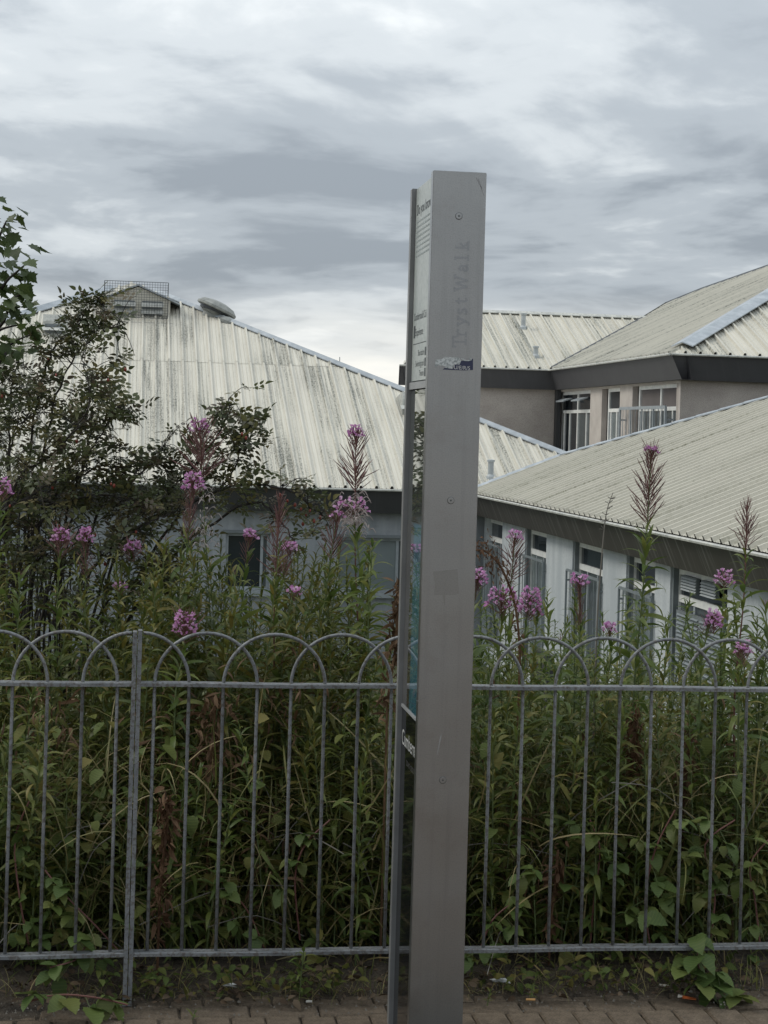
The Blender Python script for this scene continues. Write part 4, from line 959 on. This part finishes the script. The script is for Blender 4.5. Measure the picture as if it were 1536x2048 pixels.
WH = [
 (4, 962, 6.3, -4, 1010, 26, None, 1, 'willowherb with a pink head cut by the left picture edge', {}),
 (122, 1060, 6.4, 112, 1110, 24, (1075, 1120), 1, 'willowherb with flat pink head, left of a close pair before rose stems', {}),
 (171, 1060, 6.5, 160, 1150, 22, (1075, 1160), .8, 'willowherb with reddish pods under pink head, right of a close pair before rose stems', dict(podlen=.055)),
 (266, 1086, 6.6, 250, 1120, 18, (1098, 1125), 1, 'small willowherb with a pink head left of the leafy yellow-green stem', {}),
 (241, 1170, 6.5, 225, 1190, 8, None, 1, 'willowherb with a tiny pink head low among dark rose stems', dict(nleaf=44)),
 (371, 1228, 5.75, 352, 1275, 36, (1250, 1275), 1, 'low willowherb with a large bright pink head just above the railing hoops, beside the post', {}),
 (388, 948, 6.2, 352, 1062, 30, (965, 1085), .75, 'tall willowherb with a bright pink head and dense red pods before the dark fascia', dict(podlen=.06, nleaf=66)),
 (398, 842, 6.6, 428, 1060, 22, (862, 960), 1.1, 'tallest willowherb on the left, pink tip and long spreading pods against the cream roof', dict(podlen=.12, fluff=(975, 1110))),
 (500, 1062, 6.5, 470, 1110, 16, (1075, 1130), .8, 'willowherb with a small pink head before the grey wall, between two taller ones', dict(podlen=.05)),
 (560, 1000, 6.1, 548, 1165, 0, (1000, 1155), .9, 'tall willowherb with a long red-brown pod spike and no open flowers before the grey wall', dict(bare=True, podlen=.07, nleaf=66)),
 (581, 1088, 6.3, 530, 1150, 14, (1100, 1160), .8, 'willowherb with a small pink head tucked beside the red-brown pod spike', dict(podlen=.06)),
 (588, 1180, 6.0, 560, 1215, 9, None, 1, 'thin willowherb with a tiny pink head low before the grey wall', dict(nleaf=44)),
 (674, 1030, 6.0, 632, 1120, 7, (1040, 1120), .85, 'slender willowherb with narrow pod spike and tiny pink tip left of the fluffy one', dict(podlen=.075, nleaf=66)),
 (712, 856, 6.0, 722, 1085, 18, (872, 985), 1.0, 'tall willowherb with dark herringbone pods against the cream roof, left of the sign', dict(podlen=.085, fluff=(990, 1075), nleaf=66, leaf=.115, bare=True)),
 (703, 1000, 5.9, 735, 1060, 20, None, 1, 'willowherb with a wide pink head over white seed fluff before the dark fascia', dict(fluff=(1010, 1060), spread_top=1.7, nleaf=66)),
 (957, 1142, 6.2, 940, 1200, 24, (1160, 1210), .8, 'willowherb with a pink head half hidden by the right edge of the sign', dict(podlen=.05)),
 (1031, 1064, 6.4, 1018, 1180, 16, (1078, 1165), 1.05, 'willowherb with open herringbone pods and a pink tip before the pale wing wall', dict(podlen=.075)),
 (1004, 1178, 5.9, 990, 1240, 34, (1195, 1245), .95, 'willowherb with a broad double pink head just right of the sign', dict(spread_top=1.6, podlen=.05)),
 (1061, 1180, 6.0, 1042, 1240, 42, (1205, 1240), 1, 'willowherb with the biggest domed pink head right of the sign', dict(podlen=.045)),
 (1158, 1152, 6.1, 1150, 1260, 18, (1170, 1265), .65, 'willowherb with a narrow red pod column and pink top before the window grille', dict(podlen=.05, nleaf=44)),
 (1219, 1250, 5.9, 1212, 1290, 14, None, 1, 'short willowherb with a small pink head between the hoops right of the sign', dict(nleaf=44)),
 (1303, 896, 5.8, 1268, 1062, 10, (905, 1050), 1.0, 'tallest willowherb on the right, pods and pink tip against the wing roof', dict(podlen=.085, nleaf=84, leaf=.115, leaf_len=380)),
 (1494, 1008, 5.9, 1470, 1112, 0, (1012, 1105), .95, 'willowherb with a brown withered tip and red pods near the right edge', dict(podlen=.07, nleaf=66, bare=True, leaf=.11, leaf_len=300)),
 (1449, 1146, 6.0, 1440, 1190, 20, None, 1, 'willowherb with a pink head in front of the white louvre vents', dict(nleaf=66)),
 (1428, 1225, 5.8, 1400, 1280, 26, (1240, 1275), 1, 'willowherb with a dense pink head low beside the slatted shutter', dict(podlen=.05)),
 (1486, 1286, 5.6, 1478, 1330, 20, (1298, 1335), 1, 'lowest willowherb pink head on the right, framed by a railing hoop', dict(podlen=.05, nleaf=44)),
]
for a in WH: willowherb(*a[:9], **a[9])
# leafy stems without flowers that can still be told apart
for (px_, py_, Y, pxb, lab) in ((330, 1080, 6.0, 322, 'bright yellow-green leafy willowherb stem without flowers, left of the post hoop'), (470, 1150, 5.9, 462, 'leafy green willowherb stem without flowers below the small window'),
                                (745, 1090, 5.8, 738, 'dark leafy willowherb stem without flowers in front of the hall window by the sign'), (1120, 1280, 5.7, 1118, 'leafy willowherb tuft without flowers before the wing wall'),
                                (40, 1150, 6.2, 30, 'leafy willowherb stem without flowers at the far left'), (1530, 1210, 6.0, 1520, 'leafy willowherb stem without flowers at the right picture edge')):
    willowherb(px_, py_, Y, pxb, py_ + 6, 0, None, 1, lab, nleaf=66, lmat='wh_leaf_b' if px_ == 330 else 'wh_leaf')

# ------------------------------------------------------------------ dead stalks
def dead_plume(name, pts, wid, mat, label, n_, size):
    P = bez([at(*p) for p in pts], 16); root = empty(name, (P[0].x, P[0].y, gz(P[0].y)), label, 'dead stalk', 'dead brown stalks among the weeds')
    MB().tube([Vector((P[0].x, P[0].y, gz(P[0].y)))] + P, .004, 5).build('stem', M[mat], root)
    mb = MB(); pos = []; 
    for i in range(n_):
        f_ = random.random(); q = P[int(f_ * (len(P) - 1))]; pos.append(tuple(q + Vector((random.gauss(0, wid), random.gauss(0, wid), random.gauss(0, .015)))))
    pos = pos + pos[: len(pos) // 5]; n_ = len(pos)
    scatter(mb, T_LANCE, [(p[0] + random.gauss(0, wid * .5), p[1] + random.gauss(0, wid * .5), p[2] + random.gauss(0, .02)) for p in pos], rots(rng.uniform(0, 6.28, n_), rng.normal(-.9, .6, n_), rng.normal(0, 1.2, n_)), rng.uniform(.6, 1.7, n_) * size, rng.uniform(.7, 2.4, n_))
    mb.build('withered_leaves', M[mat], root, True, True); return root
dead_plume('dead_dock', [(1040, 1300, 5.8), (1030, 1210, 5.8), (1005, 1140, 5.8), (975, 1105, 5.8), (952, 1100, 5.8)], .010, 'rust', 'curved rust-red dead dock plume right of the sign', 260, .016)
dead_plume('dead_stalk', [(775, 1400, 5.55), (790, 1300, 5.55), (795, 1230, 5.55), (802, 1180, 5.55)], .012, 'brown', 'shaggy brown dead stalk beside the left of the sign', 190, .035)
dead_plume('dead_stalk', [(318, 1830, 5.45), (325, 1730, 5.45), (335, 1640, 5.45), (330, 1600, 5.45)], .011, 'rust', 'shaggy rust-brown dead stalk low behind the bars right of the post', 150, .04)
dead_plume('dead_stalk', [(420, 1540, 5.7), (428, 1450, 5.7), (432, 1390, 5.7)], .022, 'brown', 'brown dead stalk behind the bars below the second hoop', 110, .04)
dead_plume('dead_stalk', [(1262, 1560, 5.7), (1270, 1480, 5.7), (1272, 1420, 5.7)], .012, 'rust', 'dark red dead stalk in the middle of the bars on the right', 160, .03)
dead_plume('dead_stalk', [(1368, 1590, 5.7), (1376, 1520, 5.7), (1378, 1470, 5.7)], .010, 'rust', 'red-brown dead stalk between the bars at the right', 130, .028)
dead_plume('dead_stalk', [(1100, 1850, 5.5), (1110, 1770, 5.5), (1116, 1700, 5.5)], .010, 'rust', 'withered red stalk low behind the bars right of the sign', 80, .035)
st_ = empty('dry_stalk', (at(1190, 1380, 5.9).x, 5.9, gz(5.9)), 'thin bare dry stalk with tiny side twigs before the wing wall', 'dead stalk')
P = bez([Vector((st_.location.x, 5.9, gz(5.9))), at(1192, 1300, 5.9), at(1203, 1120, 5.9), at(1212, 1030, 5.9), at(1226, 985, 5.9)], 22); MB().tube(P, [.004 - .003 * i / len(P) for i in range(len(P))], 5).build('stem', M['cane_pale'], st_)
mb = MB()
for i in range(16):
    q = P[int(len(P) * (.62 + .3 * i / 16))]; mb.tube([q, q + Vector((random.choice((-1, 1)) * random.uniform(.008, .02), 0, random.uniform(.0, .012)))], .0015, 4)
mb.build('side_twigs', M['cane_pale'], st_)

# ------------------------------------------------------------------ brambles with leaves one can pick out
def bramble(pts, label, n_, size, spread, front=True):
    P = bez([at(*p) for p in pts], 14); root = empty('bramble', P[0], label, 'bramble', 'bramble sprays at the foot of the railing')
    MB().tube(P, .0028, 5).build('cane', M['stem_red'], root)
    n_ = int(n_ * 1.6)
    for i in range(n_):
        q = P[int((len(P) - 1) * (i + .5) / n_)] + Vector((random.gauss(0, spread * 1.2), random.gauss(0, spread * .5), random.gauss(0, spread * .8)))
        a = random.uniform(-2.6, -.5); s_ = size * random.uniform(.75, 1.2)
        for k, (da, f_) in enumerate(((0, 1.0), (1.25, .82), (-1.25, .82))):
            if k and random.random() < .25: continue
            place_leaf(root, 'br', T_OV, M['br_leaf'], q + Vector((0, 0, .002 * k)), a + da, random.gauss(-.42, .38), random.gauss(0, .3), s_ * f_)
        MB().tube([q, P[int((len(P) - 1) * (i + .5) / n_)]], .0014, 4).build('leaf_stalk', M['stem_green'], root)
    return root
bramble([(255, 2010, 5.16), (190, 1995, 5.16), (110, 1990, 5.18), (40, 2010, 5.12)], 'bramble spray with big leaves lying on the paving at the bottom left', 4, .085, .03)
bramble([(170, 1895, 5.34), (150, 1920, 5.3), (100, 1935, 5.27)], 'bramble leaves hanging under the bottom rail left of the post', 4, .075, .02)
bramble([(240, 1905, 5.42), (190, 1850, 5.42), (130, 1790, 5.42), (90, 1740, 5.45)], 'bramble spray behind the bars left of the post', 7, .062, .035)
bramble([(60, 1900, 5.45), (40, 1800, 5.45), (30, 1680, 5.5), (60, 1600, 5.5)], 'bramble spray rising behind the leftmost bars', 7, .06, .03)
bramble([(530, 1900, 5.5), (500, 1830, 5.48), (470, 1790, 5.46), (440, 1760, 5.46)], 'bramble spray low behind the third pair of bars', 4, .062, .03)
bramble([(600, 1880, 5.5), (590, 1760, 5.5), (610, 1690, 5.5), (660, 1640, 5.5)], 'bramble spray with round grey-green leaves behind the middle bars', 5, .058, .03)
bramble([(960, 1900, 5.42), (985, 1840, 5.42), (1030, 1800, 5.42), (1060, 1760, 5.42)], 'bramble spray low just right of the sign', 6, .06, .03)
bramble([(1180, 1890, 5.5), (1190, 1780, 5.5), (1200, 1700, 5.5), (1180, 1640, 5.5)], 'bramble spray in the dark gap behind the right-hand bars', 8, .062, .045)
bramble([(1300, 1890, 5.42), (1290, 1800, 5.45), (1310, 1700, 5.45), (1350, 1620, 5.45)], 'bramble spray climbing behind the bars in the right half', 9, .066, .045)
bramble([(1420, 1890, 5.42), (1430, 1780, 5.44), (1410, 1690, 5.44), (1470, 1640, 5.44)], 'thick bramble spray with toothed leaves behind the last bars on the right', 10, .07, .045)
bramble([(1520, 1890, 5.42), (1510, 1800, 5.45), (1500, 1730, 5.45), (1536, 1680, 5.45)], 'bramble spray at the right picture edge behind the bars', 7, .062, .04)
bramble([(1450, 1990, 5.2), (1410, 1960, 5.24), (1395, 1920, 5.27), (1400, 1880, 5.28)], 'bramble spray pushing through the bottom rail onto the paving at the right', 8, .085, .03)
# smaller weeds growing through
def weed(px_, py_, Y, n_, size, label, mat='wh_leaf', h_=.12):
    b0 = at(px_, py_, Y); b0.z = .01; root = empty('weed', b0, label, 'weed', 'small weeds along the foot of the railing')
    MB().tube([b0, b0 + Vector((.01, 0, h_))], .0018, 5).build('stem', M['stem_green'], root)
    for i in range(n_): place_leaf(root, mat, T_LANCE, M[mat], b0 + Vector((.01 * i / n_, 0, h_ * (.15 + .85 * i / n_))), GA * i, .35, 0, size * random.uniform(.7, 1.2), 1.6)
weed(600, 1930, 5.25, 16, .05, 'feathery green weed growing through the bottom rail left of the sign', h_=.16)
weed(1060, 1960, 5.24, 6, .035, 'tiny green weed on the soil just right of the sign', h_=.05)
weed(975, 1985, 5.2, 8, .035, 'small withered weed at the paving edge beside the sign', 'wh_leaf_b', h_=.05)
weed(385, 2020, 5.12, 6, .03, 'tiny seedling in a paving joint at the bottom left', h_=.03)

# ------------------------------------------------------------------ rose bush
rose = empty('rose_bush', (-.35, 7.2, gz(7.2)), 'large dark rose bush with red hips in front of the hall roof, left side', 'bush')
canes = [  # (points px,py,Y ; leafiness per metre ; twig length)
 ([(60, 1300, 7.2), (70, 1000, 7.2), (110, 800, 7.1), (170, 690, 7.0), (250, 655, 6.9)], 46, .16), ([(40, 1300, 7.3), (60, 900, 7.3), (100, 720, 7.2), (150, 640, 7.1), (200, 598, 7.0)], 40, .10),
 ([(90, 1300, 7.0), (130, 1050, 7.0), (160, 930, 6.9), (200, 860, 6.9), (230, 810, 6.9)], 70, .14), ([(20, 1300, 7.4), (10, 950, 7.4), (20, 780, 7.4), (60, 700, 7.3)], 60, .2),
 ([(130, 1300, 7.1), (180, 1060, 7.1), (230, 1000, 7.0), (290, 940, 7.0), (330, 900, 7.0)], 55, .14), ([(170, 1300, 7.2), (230, 1080, 7.2), (300, 1010, 7.1), (390, 940, 7.0), (440, 850, 6.9), (455, 800, 6.9)], 80, .12),
 ([(205, 1300, 7.2), (225, 1100, 7.2), (330, 1010, 7.1), (440, 970, 7.0), (490, 890, 6.9), (495, 830, 6.9)], 90, .12), ([(230, 1250, 7.1), (330, 1060, 7.0), (450, 985, 6.9), (560, 970, 6.8), (620, 1010, 6.8), (640, 1040, 6.8)], 44, .12),
 ([(240, 1250, 7.0), (360, 1090, 6.9), (480, 1010, 6.8), (560, 1030, 6.7), (590, 1090, 6.7), (575, 1150, 6.7)], 26, .10), ([(-40, 1300, 7.3), (-60, 900, 7.3), (-20, 740, 7.3)], 60, .22),
 ([(50, 1250, 6.9), (80, 1040, 6.9), (140, 960, 6.8), (220, 930, 6.8), (300, 940, 6.8)], 56, .18), ([(0, 1250, 7.0), (20, 1060, 7.0), (70, 930, 6.9), (150, 860, 6.9)], 60, .2),
 ([(110, 1250, 7.3), (160, 1000, 7.3), (180, 860, 7.2), (210, 800, 7.2)], 60, .16), ([(-30, 1250, 6.9), (30, 980, 6.8), (110, 900, 6.8), (190, 800, 6.8), (150, 720, 6.8)], 50, .2),
 ([(10, 1300, 6.9), (40, 1120, 6.9), (90, 1030, 6.8), (190, 1000, 6.8), (290, 1010, 6.7)], 70, .16), ([(-30, 1250, 6.8), (0, 1060, 6.8), (60, 980, 6.7), (150, 950, 6.7)], 70, .18),
 ([(60, 1330, 6.7), (90, 1220, 6.7), (150, 1140, 6.7), (230, 1120, 6.6)], 80, .16), ([(0, 1330, 6.7), (20, 1200, 6.7), (60, 1120, 6.7), (130, 1090, 6.6)], 80, .18), ([(230, 1330, 6.8), (270, 1200, 6.8), (330, 1120, 6.8), (400, 1080, 6.7)], 55, .14), ([(150, 1330, 6.8), (200, 1230, 6.8), (280, 1160, 6.7), (330, 1180, 6.7)], 60, .14),
 ([(120, 1300, 6.9), (190, 1130, 6.9), (280, 1050, 6.8), (380, 1020, 6.8)], 50, .14), ([(0, 1300, 7.1), (10, 1000, 7.1), (30, 860, 7.1), (90, 820, 7.0)], 70, .2),
]
br = MB(); lv = []; hips = []
for pts, dens, tw in canes:
    P = bez([at(*p) + Vector((random.gauss(0, .012), random.gauss(0, .05), random.gauss(0, .012))) for p in pts], 40); n_p = len(P)
    P = [p + Vector((random.gauss(0, .0035), random.gauss(0, .004), random.gauss(0, .0035))) for p in P]; L_ = sum((a - b_).length for a, b_ in zip(P[:-1], P[1:]))
    br.tube(P, [.0058 * (1 - .8 * i / n_p) + .0008 for i in range(n_p)], 5, False)
    m_ = int(dens * L_ * .52)
    for i in range(m_):
        f_ = random.uniform(.16, 1.0) ** .8; q = P[min(n_p - 1, int(f_ * n_p))]
        d = Vector((random.gauss(0, 1), random.gauss(0, .7), random.gauss(.35, .7))).normalized(); tl = tw * random.uniform(.5, 1.6) * (1.05 - .4 * f_)
        e_ = q + d * tl + Vector((0, 0, -.15 * tl)); br.tube(bez([q, q + d * tl * .55 + Vector((0, 0, .1 * tl)), e_], 4), [.0022, .0018, .0015, .0012, .001][:5], 4, False)
        for k in range(random.randint(3, 5)):
            c_ = q.lerp(e_, random.uniform(.35, 1.05)); lv.append((c_, random.uniform(0, 6.28), random.gauss(.15, .5), random.gauss(0, .5), random.uniform(.045, .100)))
        if random.random() < .015: hips.append(e_ + Vector((0, 0, -.012)))
br.build('branches', M['cane'], rose)
def rose_leaf_t():
    V = []; F = []; UV = []; n0 = 0
    for (x, y_, a, s_) in ((0, .62, 0, .42), (-.03, .42, 1.1, .36), (.03, .42, -1.1, .36), (-.02, .18, 1.25, .32), (.02, .18, -1.25, .32)):
        v, f, uv = T_ROSE[0]; c_, s2 = math.cos(a), math.sin(a)
        vv = v * s_; vv = np.stack([vv[:, 0]*c_ - vv[:, 1]*s2 + x, vv[:, 0]*s2 + vv[:, 1]*c_ + y_, vv[:, 2] - .12 * y_ * y_], -1)
        V.append(vv); F += [tuple(i + n0 for i in q) for q in f]; UV.append(uv); n0 += len(v)
    return np.concatenate(V), F, np.concatenate(UV)
T_RL = [rose_leaf_t()]
lv.sort(key=lambda q: q[0].y)
for c_, a, p_, ro, s_ in lv[:300]: place_leaf(rose, 'rose', T_RL, M['rose_leaf'], c_, a, p_, ro, s_)
mb = MB(); rest = lv[300:]
scatter(mb, T_RL, [tuple(q[0]) for q in rest], rots([q[1] for q in rest], [q[2] for q in rest], [q[3] for q in rest]), [q[4] for q in rest])
fo = mb.build('foliage', M['rose_leaf'], rose, True, True); fo['kind'] = 'stuff'
for px_, py_ in ((590, 1010), (602, 1018), (612, 1030), (620, 1022), (575, 1002), (484, 868), (492, 876), (560, 990), (628, 1042), (105, 975), (112, 1045), (118, 1052), (20, 1012), (222, 968), (228, 972), (190, 1070), (272, 1064), (210, 1128), (640, 1035), (606, 1048), (112, 750), (216, 760)): hips.append(at(px_, py_, 6.72))
hm_ = MB().lathe([(.001, .009), (.004, .008), (.0062, .002), (.0058, -.004), (.002, -.009)], n=8).mesh('rosehip', M['hip'], True)
for q in hips: link('rosehip', hm_, rose, Matrix.Translation(q) @ Matrix.Rotation(random.uniform(-.5, .5), 4, 'X') @ Matrix.Scale(random.uniform(.65, 1.0), 4))
# dark upright stems of the thicket
th = MB()
for _ in range(46):
    x = random.uniform(-20, 150); y0 = random.uniform(1020, 1120); Y = random.uniform(6.9, 7.6)
    th.tube(bez([at(x + random.uniform(-8, 8), 1420, Y), at(x + random.uniform(-6, 6), 1250, Y), at(x + random.uniform(-25, 25), y0, Y), at(x + random.uniform(-60, 60), y0 - random.uniform(20, 80), Y)], 9), random.uniform(.002, .005), 4, False)
th.build('old_stems', M['cane'], rose)

# ------------------------------------------------------------------ sycamore at the left edge (its trunk stands outside the frame)
tree = empty('sycamore_tree', (-1.55, 7.9, gz(7.9)), 'sycamore with lobed dark leaves reaching in at the left picture edge', 'tree')
tr = bez([(-1.55, 7.9, gz(7.9)), (-1.5, 7.9, 1.2), (-1.42, 7.8, 2.4), (-1.35, 7.8, 3.6)], 12)
trunk = MB().tube(tr, [.07 - .05 * i / len(tr) for i in range(len(tr))], 8).build('trunk', M['cane'], tree, True)
limbs = [[tr[6], (-1.2, 7.6, 2.2), at(-40, 560, 7.4), at(0, 470, 7.3), at(14, 440, 7.3)], [tr[5], (-1.2, 7.5, 2.0), at(-40, 600, 7.3), at(20, 555, 7.2), at(55, 525, 7.2)], [tr[4], (-1.1, 7.5, 1.8), at(-30, 680, 7.2), at(25, 600, 7.1), at(50, 590, 7.1)],
         [tr[5], (-1.1, 7.6, 1.9), at(-60, 700, 7.3), at(0, 660, 7.2), at(40, 650, 7.2)], [tr[8], (-1.2, 7.7, 2.8), at(-60, 330, 7.4), at(-30, 240, 7.4), at(-12, 165, 7.4)], [tr[9], (-1.5, 7.5, 3.2), (-1.4, 7.4, 3.6)], [tr[7], (-1.8, 7.9, 2.9), (-2.1, 7.9, 3.3)],
         [tr[4], (-1.0, 7.4, 1.6), at(-20, 740, 7.0), at(20, 690, 7.0), at(60, 670, 7.0)]]
nlv = 0; rest = []
for k, lp in enumerate(limbs):
    P = bez(lp, 20); MB().tube(P, [.014 - .012 * i / len(P) for i in range(len(P))], 5).build('limb', M['cane'], tree, True)
    for i in range(6 if k == 4 else 28 if k < 4 or k == 7 else 60):
        q = P[random.randint(len(P) // 2, len(P) - 1)] + Vector((random.gauss(0, .03), random.gauss(0, .06), random.gauss(0, .045)))
        if k == 4: q += Vector((-.05, 0, 0))
        a_, p_, ro, s_ = random.uniform(-1.8, .9), random.gauss(-.5, .4), random.gauss(0, .5), random.uniform(.04, .07)
        if k < 5 or k == 7: place_leaf(tree, 'maple', T_MAPLE, M['maple_leaf'], q, a_, p_, ro, s_)
        else: rest.append((tuple(q), a_ + random.uniform(-3, 3), p_, ro, s_))
mb = MB(); scatter(mb, T_MAPLE, [q[0] for q in rest], rots([q[1] for q in rest], [q[2] for q in rest], [q[3] for q in rest]), [q[4] for q in rest])
cr_o = mb.build('crown', M['maple_leaf'], tree, True, True); cr_o['kind'] = 'stuff'

# ------------------------------------------------------------------ litter
n_ = 750; r = np.random.default_rng(77); mb = MB(); X = r.uniform(-.9, 2.3, n_); Y = r.uniform(5.2, 5.5, n_)
scatter(mb, T_ROSE, np.stack([X, Y, .03 + .0 * X + .025 * np.clip((Y - 5.25) / .2, 0, 1)], -1), rots(r.uniform(0, 6.28, n_), r.normal(0, .3, n_), r.normal(0, .5, n_)), r.uniform(.012, .04, n_))
tag(mb.build('leaf_litter', M['litter'], None, True, True), 'dry brown leaf litter strewn on the soil under the railing', 'leaf litter', kind='stuff')
n_ = 700; mb = MB(); X = r.uniform(-.9, 2.4, n_); Y = r.uniform(5.12, 5.45, n_)
for x, y_ in zip(X, Y):
    s_ = random.uniform(.0012, .004); mb.add([(x - s_, y_, .016), (x + s_, y_ - s_, .016), (x, y_ + s_, .016), (x, y_, .016 + s_ * 1.6)], [(0, 1, 3), (1, 2, 3), (2, 0, 3)])
tag(mb.build('grit', M['cane_pale']), 'loose grit scattered over soil and paving edge', 'grit', kind='stuff')
def butt(px_, py_, L_, ang, mats, label):
    q = at(px_, py_, 5.2); k = EYE - .016; d = q - Vector((0, 0, EYE)); q = Vector((0, 0, EYE)) + d * (k / -d.z); d2 = Vector((math.cos(ang), math.sin(ang), 0)) * L_
    root = empty('cigarette_butt', q, label, 'cigarette butt', 'cigarette butts on the ground')
    MB().tube([q, q + d2 * .55], .0036, 8).build('filter', M[mats[0]], root); MB().tube([q + d2 * .55, q + d2], .0036, 8).build('paper', M[mats[1]], root)
butt(1052, 1999, .028, -.1, ('tan', 'tan'), 'orange cigarette butt on the paving right of the sign')
butt(1318, 1970, .035, -.35, ('butt', 'butt'), 'long white cigarette butt left of the orange wrapper')
butt(1370, 1982, .022, -.2, ('butt', 'butt'), 'short white cigarette butt under the bramble spray at the right')
butt(312, 1977, .016, .1, ('butt', 'butt'), 'white cigarette butt right of the railing post foot')
butt(360, 1974, .018, .2, ('butt', 'butt'), 'white cigarette butt on soil in the second bay from the post')
butt(150, 2020, .012, .3, ('butt', 'butt'), 'tiny white cigarette end between the bramble leaves at the bottom left')
butt(612, 2003, .018, 0, ('butt', 'butt'), 'pale cigarette butt on the paving left of the sign')
q = at(1358, 1985, 5.2)
wr = empty('snack_wrapper', (1.90, 5.20, .012), 'twisted orange and white snack wrapper strip on the paving at the right', 'wrapper')
a = at(1356, 1983, 5.24); b_ = at(1392, 2003, 5.2); a.z = b_.z = .016
for s0, s1, mt in ((0, .25, 'butt'), (.25, 1, 'orange')):
    P, Q = a.lerp(b_, s0), a.lerp(b_, s1); nrm = Vector((.35, .9, 0)).normalized() * .012
    MB().add([tuple(v) for v in (P - nrm*.6, P + nrm*.6 + Vector((0,0,.004)), Q + nrm + Vector((0,0,.002)), Q - nrm + Vector((0,0,.006)), P - nrm*.6 - Vector((0,0,.002)), P + nrm*.6 + Vector((0,0,.002)), Q + nrm, Q - nrm + Vector((0,0,.004)))],
             [(0,3,2,1), (4,5,6,7), (0,1,5,4), (2,3,7,6), (1,2,6,5), (3,0,4,7)]).build('foil', M[mt], wr)
for px_, py_, s_, lab in ((1000, 1948, .035, 'crumpled white plastic scrap on soil right of the sign'), (462, 1922, .024, 'crumpled white tissue scrap under the bottom rail in the middle left')):
    q = at(px_, py_, 5.30); q.z = .05; V = [tuple(q + Vector((random.uniform(-1, 1) * s_, random.uniform(-.4, .4) * s_, random.uniform(-.2, .3) * s_))) for _ in range(14)]
    tag(MB().add(V, [(i, (i + 3) % 14, (i + 7) % 14) for i in range(14)]).build('plastic_scrap', M['white_ink']), lab, 'litter', 'white scraps under the railing')
